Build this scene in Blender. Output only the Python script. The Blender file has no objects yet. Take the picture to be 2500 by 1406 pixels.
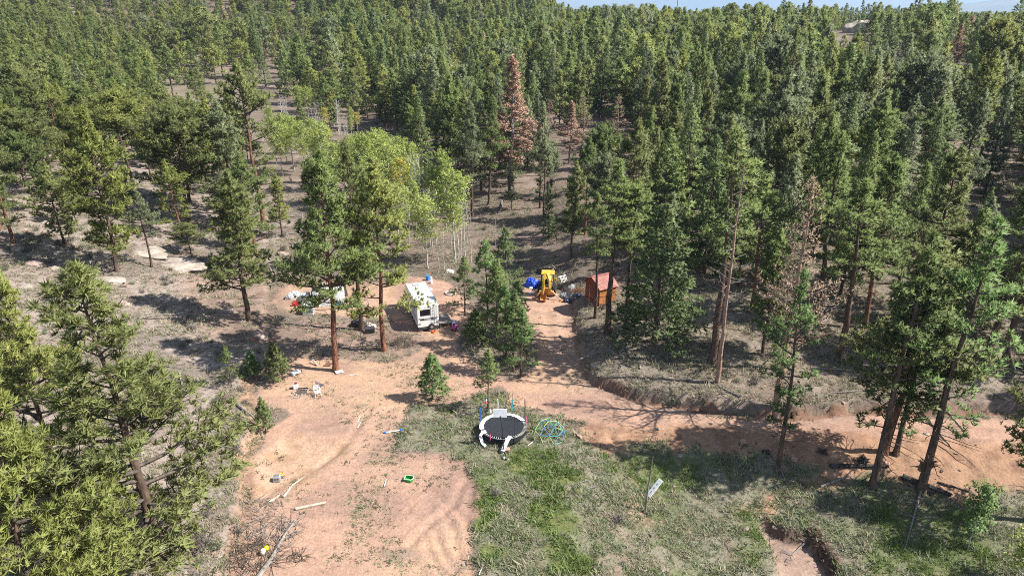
import bpy, bmesh, math, random
import numpy as np
from mathutils import Vector, Matrix, noise as mnoise
random.seed(7); RNG = np.random.default_rng(7)
S = bpy.context.scene
COL = S.collection
PI = math.pi
# ------------------------------------------------------------------ camera, sky, sun, exposure
CAM_H, PITCH, F, CX, CY = 31.6, math.radians(22.0), 1690.0, 1250.0, 703.0
cam = bpy.data.cameras.new('camera'); camo = bpy.data.objects.new('camera', cam); COL.objects.link(camo)
camo.location = (0, 0, CAM_H); camo.rotation_euler = (math.radians(90) - PITCH, 0, 0)
cam.lens = 36 * F / 2500; cam.sensor_width = 36; cam.clip_start = 0.5; cam.clip_end = 30000
S.camera = camo
SUN_EL, SUN_AZ = math.radians(47), math.radians(-8)      # azimuth measured from +x towards +y
sd = Vector((math.cos(SUN_EL) * math.cos(SUN_AZ), math.cos(SUN_EL) * math.sin(SUN_AZ), math.sin(SUN_EL)))
W = bpy.data.worlds.new('World'); S.world = W; W.use_nodes = True
nt = W.node_tree; bg = nt.nodes['Background']
sky = nt.nodes.new('ShaderNodeTexSky'); sky.sky_type = 'NISHITA'; sky.sun_disc = False
sky.sun_elevation = SUN_EL; sky.sun_rotation = math.atan2(sd.x, sd.y); sky.altitude = 2500; sky.air_density = 0.75; sky.dust_density = 0.1; sky.ozone_density = 1.5
cap = nt.nodes.new('ShaderNodeMix'); cap.data_type = 'RGBA'; cap.blend_type = 'DARKEN'; cap.inputs[0].default_value = 1; cap.inputs[7].default_value = (1.45, 2.35, 3.4, 1)
nt.links.new(sky.outputs[0], cap.inputs[6])
stc = nt.nodes.new('ShaderNodeTexCoord'); smp = nt.nodes.new('ShaderNodeMapping'); smp.inputs['Scale'].default_value = (1, 1, 3.2); cl = nt.nodes.new('ShaderNodeTexNoise'); cl.inputs['Scale'].default_value = 3.0; cl.inputs['Detail'].default_value = 8
nt.links.new(stc.outputs['Generated'], smp.inputs[0]); nt.links.new(smp.outputs[0], cl.inputs['Vector'])
clr = nt.nodes.new('ShaderNodeMapRange'); clr.inputs[1].default_value = .42; clr.inputs[2].default_value = .72; clr.inputs[4].default_value = .8; nt.links.new(cl.outputs[0], clr.inputs[0])
clm = nt.nodes.new('ShaderNodeMix'); clm.data_type = 'RGBA'; clm.inputs[7].default_value = (3.6, 3.7, 3.8, 1); nt.links.new(clr.outputs[0], clm.inputs[0]); nt.links.new(cap.outputs[2], clm.inputs[6]); nt.links.new(clm.outputs[2], bg.inputs[0]); bg.inputs[1].default_value = 0.115
sun = bpy.data.lights.new('sun', 'SUN'); sun.energy = 4.6; sun.angle = math.radians(0.53); sun.color = (1.0, 0.95, 0.87)
suno = bpy.data.objects.new('sun', sun); COL.objects.link(suno); suno.rotation_euler = sd.to_track_quat('Z', 'Y').to_euler()
S.view_settings.view_transform = 'Standard'; S.view_settings.look = 'None'
S.view_settings.exposure = 1.12; S.view_settings.gamma = 1.0; S.view_settings.use_curve_mapping = False
S.render.engine = 'CYCLES'
cy = S.cycles
cy.max_bounces = 4; cy.diffuse_bounces = 3; cy.glossy_bounces = 2; cy.transmission_bounces = 3; cy.transparent_max_bounces = 4; cy.volume_bounces = 0
cy.use_denoising = False; cy.sample_clamp_indirect = 3.0; cy.caustics_reflective = False; cy.caustics_refractive = False
S.render.film_transparent = False; cy.pixel_filter_type = 'BLACKMAN_HARRIS'; cy.filter_width = 1.0

# ------------------------------------------------------------------ numeric helpers
def ss(t):
    t = np.clip(t, 0, 1); return t * t * (3 - 2 * t)
def _hash(ix, iy, seed):
    n = (ix.astype(np.int64) * 374761393 + iy.astype(np.int64) * 668265263 + seed * 144665) & 0xffffffff
    n = ((n ^ (n >> 13)) * 1274126177) & 0xffffffff
    return ((n ^ (n >> 16)) & 0xffff) / 65535.0
def vnoise(x, y, seed=0):
    ix = np.floor(x); iy = np.floor(y); fx = x - ix; fy = y - iy
    fx = fx * fx * (3 - 2 * fx); fy = fy * fy * (3 - 2 * fy)
    a = _hash(ix, iy, seed); b = _hash(ix + 1, iy, seed); c = _hash(ix, iy + 1, seed); d = _hash(ix + 1, iy + 1, seed)
    return (a * (1 - fx) + b * fx) * (1 - fy) + (c * (1 - fx) + d * fx) * fy
def fbm(x, y, scale, octs=4, seed=0):
    s = 0; amp = 1; tot = 0; f = 1.0 / scale
    for o in range(octs):
        s = s + amp * vnoise(x * f + 17.3 * o, y * f - 9.1 * o, seed + o); tot += amp; amp *= 0.5; f *= 2.03
    return s / tot
def ray(u, v):
    dx = (u - CX) / F; dz = -(v - CY) / F
    return (dx, math.cos(PITCH) + dz * math.sin(PITCH), -math.sin(PITCH) + dz * math.cos(PITCH))
def unp(u, v, z=0.0):
    d = ray(u, v); t = (z - CAM_H) / d[2]; return (d[0] * t, d[1] * t)
def proj(x, y, z):
    zc = y * math.cos(PITCH) - (z - CAM_H) * math.sin(PITCH)
    yc = y * math.sin(PITCH) + (z - CAM_H) * math.cos(PITCH)
    return CX + F * x / zc, CY - F * yc / zc, zc
def poly(px, z=0.0): return np.array([unp(u, v, z) for u, v in px])
def segdist(x, y, P, closed=False):
    d = np.full(np.shape(x), 1e9)
    n = len(P)
    for i in range(n if closed else n - 1):
        ax, ay = P[i]; bx, by = P[(i + 1) % n]
        ex, ey = bx - ax, by - ay
        t = np.clip(((x - ax) * ex + (y - ay) * ey) / (ex * ex + ey * ey + 1e-9), 0, 1)
        d = np.minimum(d, np.hypot(x - ax - t * ex, y - ay - t * ey))
    return d
def sdf(x, y, P):
    """positive inside"""
    d = segdist(x, y, P, True)
    inside = np.zeros(np.shape(x), bool); n = len(P)
    for i in range(n):
        ax, ay = P[i]; bx, by = P[(i + 1) % n]
        c = (ay > y) != (by > y)
        xi = ax + (y - ay) * (bx - ax) / ((by - ay) if by != ay else 1e-9)
        inside ^= c & (x < xi)
    return np.where(inside, d, -d)

# ------------------------------------------------------------------ lay of the land (world polygons)
YARD = poly([(540, 1500), (585, 1330), (612, 1230), (602, 1125), (645, 1055), (700, 1012), (622, 985), (632, 945), (700, 905), (690, 862), (800, 872), (950, 884), (1015, 862), (1055, 820), (960, 800), (930, 700), (1000, 676), (1090, 684), (1150, 740), (1145, 800), (1112, 850), (1170, 890), (1245, 935), (1180, 958), (1090, 990), (1000, 992), (968, 1040), (966, 1104), (1070, 1110), (1140, 1132), (1162, 1200), (1152, 1290), (1168, 1406), (1175, 1500)])
SHEDDIRT = poly([(695, 690), (780, 684), (880, 690), (960, 700), (950, 780), (820, 770), (700, 765), (660, 740)])
PIT = poly([(615, 1115), (680, 1062), (760, 1058), (840, 1075), (870, 1100), (780, 1160), (700, 1200), (640, 1240), (612, 1200)])
ROAD = poly([(1265, 700), (1330, 690), (1400, 745), (1412, 850), (1440, 930), (1560, 985), (1700, 1008), (1870, 1030), (2100, 1012), (2750, 1030), (2750, 1110), (2500, 1102), (2100, 1078), (1800, 1062), (1500, 1045), (1400, 1022), (1250, 992), (1225, 940), (1310, 900), (1305, 850), (1280, 780)])
BANKLINE = [(1300, 640), (1400, 735), (1415, 850), (1440, 930), (1560, 978), (1700, 1000), (1880, 1022), (2100, 1006), (2750, 1010)]
RIGHT = np.array([unp(*p) for p in BANKLINE][::1] + [(900, 40), (900, 620), (-150, 620), (-120, 420), (-95, 340), (-62, 250), (-34, 180), (-8, 120), (-1, 100)])
LEFT = np.array([unp(480, 1600), unp(575, 1330), unp(600, 1240), unp(588, 1125), unp(632, 1052), unp(600, 990), unp(600, 930), unp(660, 880), unp(640, 800), unp(660, 700), unp(690, 640), (-36, 110), (-60, 150), (-90, 200), (-120, 250), (-170, 340), (-260, 440), (-900, 620), (-900, -60)])
BERM = np.array([unp(1380, 1062), unp(1500, 1058), unp(1700, 1064), unp(1900, 1078), unp(2100, 1088), unp(2500, 1112), unp(2800, 1118), (120, -40), (-6, -40), unp(1180, 1500), unp(1250, 1120)])
GRASSY = np.array([unp(966, 1104), unp(1070, 1110), unp(1140, 1132), unp(1162, 1200), unp(1152, 1290), unp(1175, 1500), (5, 10), (60, 10), (60, 40), unp(1400, 1060), unp(1200, 980), unp(1000, 995)])
GULLY = poly([(1845, 1255), (1880, 1262), (1925, 1285), (1985, 1290), (2015, 1330), (2062, 1406), (2110, 1500), (1880, 1500), (1895, 1406), (1885, 1330), (1860, 1290)], -1.2)
BANKDIRT = poly([(1400, 1055), (1700, 1052), (2100, 1072), (2500, 1096), (2750, 1100), (2750, 1215), (2500, 1195), (2330, 1200), (2230, 1175), (2100, 1150), (1930, 1122), (1720, 1104), (1560, 1092), (1480, 1125), (1430, 1110)], -0.5)
def h0(x, y):
    x = np.asarray(x, float); y = np.asarray(y, float)
    z = 0.03 * np.clip(y - 92, 0, 140) + 0.085 * np.clip(y - 232, 0, 400)
    z = np.minimum(z, 24)
    dr = sdf(x, y, RIGHT) + 1.1 * (fbm(x, y, 1.5, 4, 5) - 0.5); dl = sdf(x, y, LEFT) + 0.9 * (fbm(x, y, 1.8, 3, 6) - 0.5)
    bankr = 0.85 * (ss((x - 5) / 4)) * ss((y - 30) / 10) + 0.1
    z = z * (1 - 0.75 * ss(dr / 60)) + bankr * ss(dr / 0.3 + 0.5) + np.where(dr > 0, 22 * (1 - np.exp(-np.clip(dr, 0, None) / 170)), 0)
    z = z + 0.65 * ss(dl / 0.9 + 0.2) * ss((90 - y) / 30) + np.where(dl > 0, 62 * (1 - np.exp(-np.clip(dl - 3, 0, None) / 330)), 0)
    a = x / np.maximum(y, 1)
    hr = 13.5 + 41 * ss((0.10 - a) / 0.16)
    w = ss((y - 330) / 190)
    z = z * (1 - w) + hr * w
    z = z - (hr + 25) * ss((y - 560) / 320)
    db = sdf(x, y, BERM)
    z = z - 1.35 * ss(db / 4.5) * ss((x - 3) / 10) - 0.03 * np.clip(db - 4, 0, 30) * ss((x - 3) / 10)
    dg = sdf(x, y, GRASSY) + 0.5 * (fbm(x, y, 1.2, 3, 8) - 0.5)
    z = z + 0.2 * ss(dg / 0.7 + 0.5) * ss((58 - y) / 8) * ss((20 - x) / 8)
    gl = sdf(x, y, GULLY) + 0.7 * (fbm(x, y, 0.9, 3, 12) - 0.5)
    gx = ss((x - 15.5) / 2.5)
    z = z - (0.15 + 0.75 * gx) * ss(gl / 0.55 + 0.4)
    z = z - 0.35 * ss(sdf(x, y, PIT) / 1.6)
    return z
def hfine(x, y):
    x = np.asarray(x, float); y = np.asarray(y, float)
    z = h0(x, y)
    near = 1 / (1 + np.exp((y - 120) / 12))
    yard = ss(sdf(x, y, YARD) / 1.0 + 0.5); road = ss(sdf(x, y, ROAD) / 1.0 + 0.5)
    rough = 1 - 0.72 * np.maximum(yard, road)
    bank = ss(sdf(x, y, BANKDIRT) / 1.0 + 0.5)
    z = z + rough * (0.26 * (fbm(x, y, 2.6, 4, 21) - 0.5) + 0.14 * (fbm(x, y, 0.7, 2, 22) - 0.5) * near) + bank * 0.42 * (fbm(x, y, 0.9, 3, 33) - 0.5)
    z = z + 1.6 * (fbm(x, y, 38, 3, 23) - 0.5) * ss((np.hypot(x, y - 50) - 45) / 60)
    # wheel ruts in the yard and on the track
    for pts, wd in RUTS:
        d = segdist(x, y, pts); z = z - min(.10, .03 / wd) * np.exp(-(d / wd) ** 2) + min(.05, .012 / wd) * np.exp(-((d - 2.1 * wd) / wd) ** 2)
    return z
RUTS = [(poly(p), w) for p, w in [
    ([(1060, 1300), (1075, 1340), (1110, 1395)], .22), ([(1085, 1250), (1110, 1300), (1125, 1380)], .25), ([(1000, 1180), (1060, 1200), (1105, 1240), (1140, 1275)], .2),
    ([(1335, 760), (1345, 850), (1380, 940), (1480, 1000), (1700, 1035), (2100, 1050), (2600, 1070)], .5), ([(1375, 760), (1385, 850), (1410, 925), (1500, 985), (1700, 1020), (2100, 1030), (2600, 1048)], .5),
    ([(1040, 1310), (1050, 1350), (1080, 1400)], .18), ([(1130, 1180), (1110, 1230), (1060, 1270), (1000, 1330)], .25), ([(760, 1040), (860, 1020), (960, 1000)], .35), ([(780, 1130), (850, 1075), (900, 1000)], .3), ([(1490, 1060), (1505, 1090), (1515, 1120)], .25), ([(940, 1200), (930, 1260), (935, 1266), (985, 1262), (1010, 1225)], .1)]]
def hz(x, y): return float(hfine(np.array([x]), np.array([y]))[0])
def G(u, v, dz=0.0):
    """the point of the ground that lies at this place of the photograph"""
    d = np.array(ray(u, v)); t = 30.0; prev = t
    ts = np.concatenate([np.linspace(25, 140, 461), np.linspace(140.5, 900, 1520)])
    X = d[0] * ts; Y = d[1] * ts; Z = CAM_H + d[2] * ts
    hh = h0(X, Y); k = np.argmax(Z < hh)
    if k == 0: k = len(ts) - 1
    lo, hi = ts[k - 1], ts[k]
    for _ in range(10):
        m = (lo + hi) / 2
        if CAM_H + d[2] * m < hz(d[0] * m, d[1] * m): hi = m
        else: lo = m
    x, y = d[0] * hi, d[1] * hi
    return Vector((x, y, hz(x, y) + dz))

# ------------------------------------------------------------------ materials
def new_mat(name):
    m = bpy.data.materials.new(name); m.use_nodes = True; return m, m.node_tree, m.node_tree.nodes['Principled BSDF']
def N(nt, t, **kw):
    n = nt.nodes.new(t)
    for k, v in kw.items(): setattr(n, k, v)
    return n
MATS = {}
def mat(name, col, rough=0.7, var=0.18, scale=3.0, metal=0.0, bump=0.15, dirt=0.0, dirtcol=(0.25, 0.16, 0.11), coords='Object'):
    if name in MATS: return MATS[name]
    m, nt, b = new_mat(name); L = nt.links
    tc = N(nt, 'ShaderNodeTexCoord'); n1 = N(nt, 'ShaderNodeTexNoise'); n1.inputs['Scale'].default_value = scale; n1.inputs['Detail'].default_value = 6
    L.new(tc.outputs[coords], n1.inputs['Vector'])
    r = N(nt, 'ShaderNodeMapRange'); r.inputs[1].default_value = 0.3; r.inputs[2].default_value = 0.7; r.inputs[3].default_value = 1 - var; r.inputs[4].default_value = 1 + var
    L.new(n1.outputs[0], r.inputs[0])
    mx = N(nt, 'ShaderNodeMix', data_type='RGBA', blend_type='MULTIPLY'); mx.inputs[0].default_value = 1; mx.inputs[6].default_value = (*col, 1)
    cb = N(nt, 'ShaderNodeCombineColor'); [L.new(r.outputs[0], cb.inputs[i]) for i in range(3)]
    L.new(cb.outputs[0], mx.inputs[7]); out = mx.outputs[2]
    if dirt > 0:
        n2 = N(nt, 'ShaderNodeTexNoise'); n2.inputs['Scale'].default_value = scale * 0.7; n2.inputs['Detail'].default_value = 8; L.new(tc.outputs[coords], n2.inputs['Vector'])
        r2 = N(nt, 'ShaderNodeMapRange'); r2.inputs[1].default_value = 0.48; r2.inputs[2].default_value = 0.75; r2.inputs[4].default_value = dirt; L.new(n2.outputs[0], r2.inputs[0])
        m2 = N(nt, 'ShaderNodeMix', data_type='RGBA'); L.new(r2.outputs[0], m2.inputs[0]); L.new(out, m2.inputs[6]); m2.inputs[7].default_value = (*dirtcol, 1); out = m2.outputs[2]
    L.new(out, b.inputs['Base Color']); b.inputs['Roughness'].default_value = rough; b.inputs['Metallic'].default_value = metal
    b.inputs['Specular IOR Level'].default_value = 0.35
    if bump > 0:
        bp = N(nt, 'ShaderNodeBump'); bp.inputs['Strength'].default_value = bump; bp.inputs['Distance'].default_value = 0.05; L.new(n1.outputs[0], bp.inputs['Height']); L.new(bp.outputs[0], b.inputs['Normal'])
    MATS[name] = m; return m
def foliage(name, a, b_, rough=0.55, trans=0.38, tint=0.35):
    """needles or leaves: colour between a and b by object, per-tuft tone"""
    m, nt, b = new_mat(name); L = nt.links
    oi = N(nt, 'ShaderNodeObjectInfo'); at = N(nt, 'ShaderNodeAttribute', attribute_name='tone')
    mx = N(nt, 'ShaderNodeMix', data_type='RGBA'); mx.inputs[6].default_value = (*a, 1); mx.inputs[7].default_value = (*b_, 1)
    ad = N(nt, 'ShaderNodeMath', operation='MULTIPLY_ADD'); L.new(at.outputs['Fac'], ad.inputs[0]); ad.inputs[1].default_value = 0.65
    m1 = N(nt, 'ShaderNodeMath', operation='MULTIPLY'); L.new(oi.outputs['Random'], m1.inputs[0]); m1.inputs[1].default_value = 0.45
    L.new(m1.outputs[0], ad.inputs[2]); L.new(ad.outputs[0], mx.inputs[0])
    L.new(mx.outputs[2], b.inputs['Base Color']); b.inputs['Roughness'].default_value = rough; b.inputs['Specular IOR Level'].default_value = 0.3
    tr = N(nt, 'ShaderNodeBsdfTranslucent'); L.new(mx.outputs[2], tr.inputs[0])
    ms = N(nt, 'ShaderNodeMixShader'); ms.inputs[0].default_value = trans; L.new(b.outputs[0], ms.inputs[1]); L.new(tr.outputs[0], ms.inputs[2])
    L.new(ms.outputs[0], nt.nodes['Material Output'].inputs[0]); MATS[name] = m; return m
TONES = {
    'yellow-green': foliage('needles_yellow_green', (0.19, 0.225, 0.055), (0.38, 0.41, 0.13)),
    'olive': foliage('needles_olive', (0.155, 0.185, 0.066), (0.32, 0.35, 0.135)),
    'mid-green': foliage('needles_mid_green', (0.13, 0.18, 0.06), (0.285, 0.35, 0.12)),
    'grey-green': foliage('needles_grey_green', (0.155, 0.19, 0.1), (0.32, 0.36, 0.2)),
    'deep green': foliage('needles_deep_green', (0.105, 0.155, 0.062), (0.24, 0.31, 0.12)),
    'fresh green': foliage('needles_fresh_green', (0.11, 0.19, 0.06), (0.25, 0.37, 0.125)),
    'rust-brown': foliage('needles_rust_brown', (0.33, 0.205, 0.15), (0.6, 0.4, 0.3), trans=0.15),
    'faded tan': foliage('needles_faded_tan', (0.32, 0.22, 0.15), (0.52, 0.4, 0.28), trans=0.15),
    'leafy': foliage('leaves_aspen', (0.27, 0.35, 0.075), (0.5, 0.57, 0.17), trans=0.35),
    'leafy yellow': foliage('leaves_aspen_yellowing', (0.38, 0.36, 0.06), (0.62, 0.55, 0.12), trans=0.35),
}
def bark(name, c1, c2, scale=6, zs=0.25):
    m, nt, b = new_mat(name); L = nt.links
    tc = N(nt, 'ShaderNodeTexCoord'); mp = N(nt, 'ShaderNodeMapping'); mp.inputs['Scale'].default_value = (1, 1, zs); L.new(tc.outputs['Object'], mp.inputs[0])
    n1 = N(nt, 'ShaderNodeTexNoise'); n1.inputs['Scale'].default_value = scale; n1.inputs['Detail'].default_value = 5; L.new(mp.outputs[0], n1.inputs['Vector'])
    v = N(nt, 'ShaderNodeTexVoronoi'); v.inputs['Scale'].default_value = scale * 1.6; L.new(mp.outputs[0], v.inputs['Vector'])
    r = N(nt, 'ShaderNodeMapRange'); r.inputs[1].default_value = 0.35; r.inputs[2].default_value = 0.68; L.new(n1.outputs[0], r.inputs[0])
    mx = N(nt, 'ShaderNodeMix', data_type='RGBA'); mx.inputs[6].default_value = (*c1, 1); mx.inputs[7].default_value = (*c2, 1); L.new(r.outputs[0], mx.inputs[0])
    L.new(mx.outputs[2], b.inputs['Base Color']); b.inputs['Roughness'].default_value = 0.9; b.inputs['Specular IOR Level'].default_value = 0.15
    bp = N(nt, 'ShaderNodeBump'); bp.inputs['Strength'].default_value = 0.7; bp.inputs['Distance'].default_value = 0.06; L.new(v.outputs[0], bp.inputs['Height']); L.new(bp.outputs[0], b.inputs['Normal'])
    MATS[name] = m; return m
BARK_RED = bark('bark_red', (0.09, 0.045, 0.032), (0.30, 0.145, 0.09))
BARK_BROWN = bark('bark_brown', (0.055, 0.04, 0.033), (0.17, 0.115, 0.085))
BARK_GREY = bark('bark_grey', (0.16, 0.14, 0.125), (0.36, 0.32, 0.28))
BARK_PALE = bark('bark_peeled', (0.24, 0.15, 0.11), (0.46, 0.31, 0.23))
BARK_ASPEN = bark('bark_aspen', (0.30, 0.29, 0.25), (0.66, 0.64, 0.57), scale=3, zs=2.0)
BARK_CHAR = bark('bark_charred', (0.02, 0.018, 0.017), (0.10, 0.085, 0.075))
LIMB = bark('bark_limb', (0.06, 0.05, 0.042), (0.16, 0.13, 0.105))

# ------------------------------------------------------------------ object helpers
def link_mesh(name, V, Fc, mats, parent=None, loc=None, mi=None, smooth=False, tone=None):
    me = bpy.data.meshes.new(name); me.from_pydata([tuple(v) for v in V] if not isinstance(V, np.ndarray) else V.tolist(), [], Fc if not isinstance(Fc, np.ndarray) else Fc.tolist())
    for m in (mats if isinstance(mats, (list, tuple)) else [mats]): me.materials.append(m)
    if mi is not None: me.polygons.foreach_set('material_index', np.asarray(mi, dtype=np.int32))
    if smooth: me.polygons.foreach_set('use_smooth', np.ones(len(me.polygons), bool))
    if tone is not None:
        a = me.attributes.new('tone', 'FLOAT', 'POINT'); a.data.foreach_set('value', np.asarray(tone, dtype=np.float32))
    me.update()
    o = bpy.data.objects.new(name, me)
    if loc is not None: o.location = loc
    COL.objects.link(o)
    if parent is not None: o.parent = parent
    return o
def tag(o, label=None, cat=None, group=None, kind=None):
    if label: o['label'] = label
    if cat: o['category'] = cat
    if group: o['group'] = group
    if kind: o['kind'] = kind
    return o
def thing(name, label, cat, loc=(0, 0, 0), rz=0.0, group=None, rx=0.0, ry=0.0):
    o = bpy.data.objects.new(name, None); o.empty_display_size = 0.3; COL.objects.link(o); o.location = loc; o.rotation_euler = (rx, ry, rz)
    return tag(o, label, cat, group)
class MB:
    """collects simple solids, then links them as one mesh"""
    def __init__(s): s.V = []; s.F = []; s.M = []
    def add(s, V, Fc, mi=0):
        k = len(s.V); s.V += [tuple(v) for v in V]; s.F += [tuple(i + k for i in f) for f in Fc]; s.M += [mi] * len(Fc); return s
    def box(s, c, d, rz=0, mi=0, rx=0, ry=0, taper=1.0, bev=0.0):
        x, y, z = [q / 2 for q in d]; R = Matrix.Rotation(rz, 3, 'Z') @ Matrix.Rotation(ry, 3, 'Y') @ Matrix.Rotation(rx, 3, 'X'); C = Vector(c)
        if bev > 0:
            b = min(bev, x * .9, y * .9, z * .9); V = []
            for zz, o in ((-z, b), (-z + b, 0), (z - b, 0), (z, b)):
                t = taper if zz > 0 else 1
                for sx, sy in ((-1, -1), (1, -1), (1, 1), (-1, 1)): 
                    V.append(R @ Vector((sx * (x - o) * t, sy * (y - o) * t, zz)) + C)
            Fc = [(3, 2, 1, 0), (12, 13, 14, 15)] + [(k * 4 + i, k * 4 + (i + 1) % 4, k * 4 + 4 + (i + 1) % 4, k * 4 + 4 + i) for k in range(3) for i in range(4)]
            return s.add(V, Fc, mi)
        V = [R @ Vector((a * x * (taper if e > 0 else 1), b * y * (taper if e > 0 else 1), e * z)) + C for e in (-1, 1) for a, b in ((-1, -1), (1, -1), (1, 1), (-1, 1))]
        return s.add(V, [(3, 2, 1, 0), (4, 5, 6, 7)] + [(i, (i + 1) % 4, 4 + (i + 1) % 4, 4 + i) for i in range(4)], mi)
    def tube(s, pts, r, n=6, mi=0, cap=True):
        pts = [Vector(p) for p in pts]; rs = r if isinstance(r, (list, tuple)) else [r] * len(pts); V = []
        for i, p in enumerate(pts):
            d = (pts[min(i + 1, len(pts) - 1)] - pts[max(i - 1, 0)]).normalized()
            a = d.orthogonal().normalized(); b = d.cross(a)
            if i and (a - pa).length > 1.0: pass
            if i: a = (pa - d * pa.dot(d)).normalized(); b = d.cross(a)
            pa = a
            V += [p + (a * math.cos(2 * PI * k / n) + b * math.sin(2 * PI * k / n)) * rs[i] for k in range(n)]
        Fc = [(i * n + k, i * n + (k + 1) % n, (i + 1) * n + (k + 1) % n, (i + 1) * n + k) for i in range(len(pts) - 1) for k in range(n)]
        if cap: Fc += [tuple(range(n))[::-1], tuple((len(pts) - 1) * n + k for k in range(n))]
        return s.add(V, Fc, mi)
    def lathe(s, c, prof, n=16, mi=0, axis='Z', sx=1, sy=1):
        V = []
        for r, z in prof:
            for k in range(n):
                a = 2 * PI * k / n; q = Vector((r * math.cos(a) * sx, r * math.sin(a) * sy, z))
                if axis == 'X': q = Vector((q.z, q.x, q.y))
                if axis == 'Y': q = Vector((q.x, q.z, q.y))
                V.append(q + Vector(c))
        m = len(prof)
        Fc = [(i * n + k, i * n + (k + 1) % n, (i + 1) * n + (k + 1) % n, (i + 1) * n + k) for i in range(m - 1) for k in range(n)]
        return s.add(V, Fc + [tuple(range(n))[::-1], tuple((m - 1) * n + k for k in range(n))], mi)
    def torus(s, c, R, r, n=24, k=8, mi=0, sx=1, sy=1, a0=0, a1=2 * PI, axis='Z'):
        V = []; closed = abs(a1 - a0 - 2 * PI) < 1e-6; m = n if closed else n + 1
        for i in range(m):
            a = a0 + (a1 - a0) * i / n
            for j in range(k):
                b = 2 * PI * j / k; rr = R + r * math.cos(b); q = Vector((rr * math.cos(a) * sx, rr * math.sin(a) * sy, r * math.sin(b)))
                if axis == 'Y': q = Vector((q.x, q.z, q.y))
                V.append(q + Vector(c))
        Fc = [(i * k + j, ((i + 1) % m) * k + j, ((i + 1) % m) * k + (j + 1) % k, i * k + (j + 1) % k) for i in range(n) for j in range(k)]
        return s.add(V, Fc, mi)
    def obj(s, name, mats, parent=None, loc=None, smooth=False, tone=None):
        return link_mesh(name, s.V, s.F, mats, parent, loc, s.M, smooth, tone)
def rock_mesh(seed, sx, sy, sz, rough=0.25, sub=3, flat=0.3, fr=1.0):
    bm = bmesh.new(); bmesh.ops.create_icosphere(bm, subdivisions=sub, radius=1)
    o = Vector((seed * 3.7, seed * 1.3, seed * 2.1))
    for v in bm.verts:
        n = v.co.normalized(); k = 1 + rough * mnoise.noise(n * 1.3 * fr + o) * 1.6 + rough * 0.5 * mnoise.noise(n * 3.5 * fr + o) + rough * 0.22 * mnoise.noise(n * 9 * fr + o)
        c = mnoise.cell(n * 2.2 + o); k *= 1 + rough * 0.22 * (c - 0.5)
        v.co = Vector((n.x * sx * k, n.y * sy * k, max(n.z, -flat) * sz * k))
    V = [v.co.copy() for v in bm.verts]; Fc = [tuple(v.index for v in f.verts) for f in bm.faces]; bm.free(); return V, Fc
def ground_z(o, base=None):
    o.location.z = hz(o.location.x, o.location.y); return o
# ------------------------------------------------------------------ ground
def axis_coords(segs):
    out = [segs[0][0]]
    for a, b, s0, s1 in segs:
        x = a; 
        while x < b - 1e-6:
            t = (x - a) / (b - a); x = min(b, x + s0 + (s1 - s0) * t); out.append(x)
    return np.array(sorted(set(np.round(out, 4))))
YS = axis_coords([(-400, -20, 60, 20), (-20, 26, 12, .5), (26, 84, .22, .22), (84, 150, .25, 1.2), (150, 640, 1.3, 8), (640, 12000, 10, 900)])
XR = axis_coords([(0, 40, .22, .24), (40, 90, .3, 1.5), (90, 420, 1.7, 8), (420, 9000, 10, 900)])
XS = np.concatenate([-XR[::-1][:-1], XR])
GX, GY = np.meshgrid(XS, YS)
GZ = hfine(GX.ravel(), GY.ravel()).reshape(GX.shape)
nx, ny = len(XS), len(YS)
V = np.stack([GX.ravel(), GY.ravel(), GZ.ravel()], 1)
ii = np.arange(nx * ny).reshape(ny, nx)
Fq = np.stack([ii[:-1, :-1].ravel(), ii[:-1, 1:].ravel(), ii[1:, 1:].ravel(), ii[1:, :-1].ravel()], 1)
me = bpy.data.meshes.new('ground'); me.vertices.add(len(V)); me.vertices.foreach_set('co', V.ravel().astype(np.float32))
me.loops.add(Fq.size); me.loops.foreach_set('vertex_index', Fq.ravel().astype(np.int32))
me.polygons.add(len(Fq)); me.polygons.foreach_set('loop_start', np.arange(0, Fq.size, 4, dtype=np.int32)); me.update(calc_edges=True)
me.polygons.foreach_set('use_smooth', np.ones(len(Fq), bool))
x, y = V[:, 0], V[:, 1]
nA = fbm(x, y, 5, 4, 41); nB = fbm(x, y, 1.3, 3, 42); nC = fbm(x, y, 14, 3, 43); nD = fbm(x, y, 0.55, 2, 44)
def m_(P, soft, jit=0.8): return ss((sdf(x, y, P) + jit * 2 * (nB - 0.5) + jit * 1.4 * (nA - 0.5) + 0.3 * (nD - .5)) / soft + 0.5)
c = lambda r, g, b: np.array([r, g, b])
def mixc(a, b, w): return a * (1 - w[:, None]) + b * w[:, None]
duff = mixc(mixc(np.tile(c(.27, .205, .165), (len(x), 1)), c(.20, .16, .13), ss((nA - .35) * 3)), c(.36, .28, .235), ss((nC - .5) * 5) * ss((nB - .3) * 3))
left_c = mixc(np.tile(c(.345, .275, .235), (len(x), 1)), c(.41, .34, .295), ss((nB - .42) * 5)); left_c = mixc(left_c, c(.23, .19, .165), ss((nA - .52) * 6) * .8)
col = mixc(duff, left_c, m_(LEFT, 6, 3))
grass = mixc(np.tile(c(.27, .25, .185), (len(x), 1)), c(.185, .20, .105), ss((nA - .4) * 4)); grass = mixc(grass, c(.30, .225, .175), ss((nB - .56) * 6) * .75)
gmask = np.clip(m_(GRASSY, .6, .5) + m_(BERM, 1.5, 1), 0, 1) * (1 - m_(np.array([unp(1400, 1060), (60, 60), (60, 50), unp(1400, 1090)]), 1))
col = mixc(col, grass, gmask)
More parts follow.
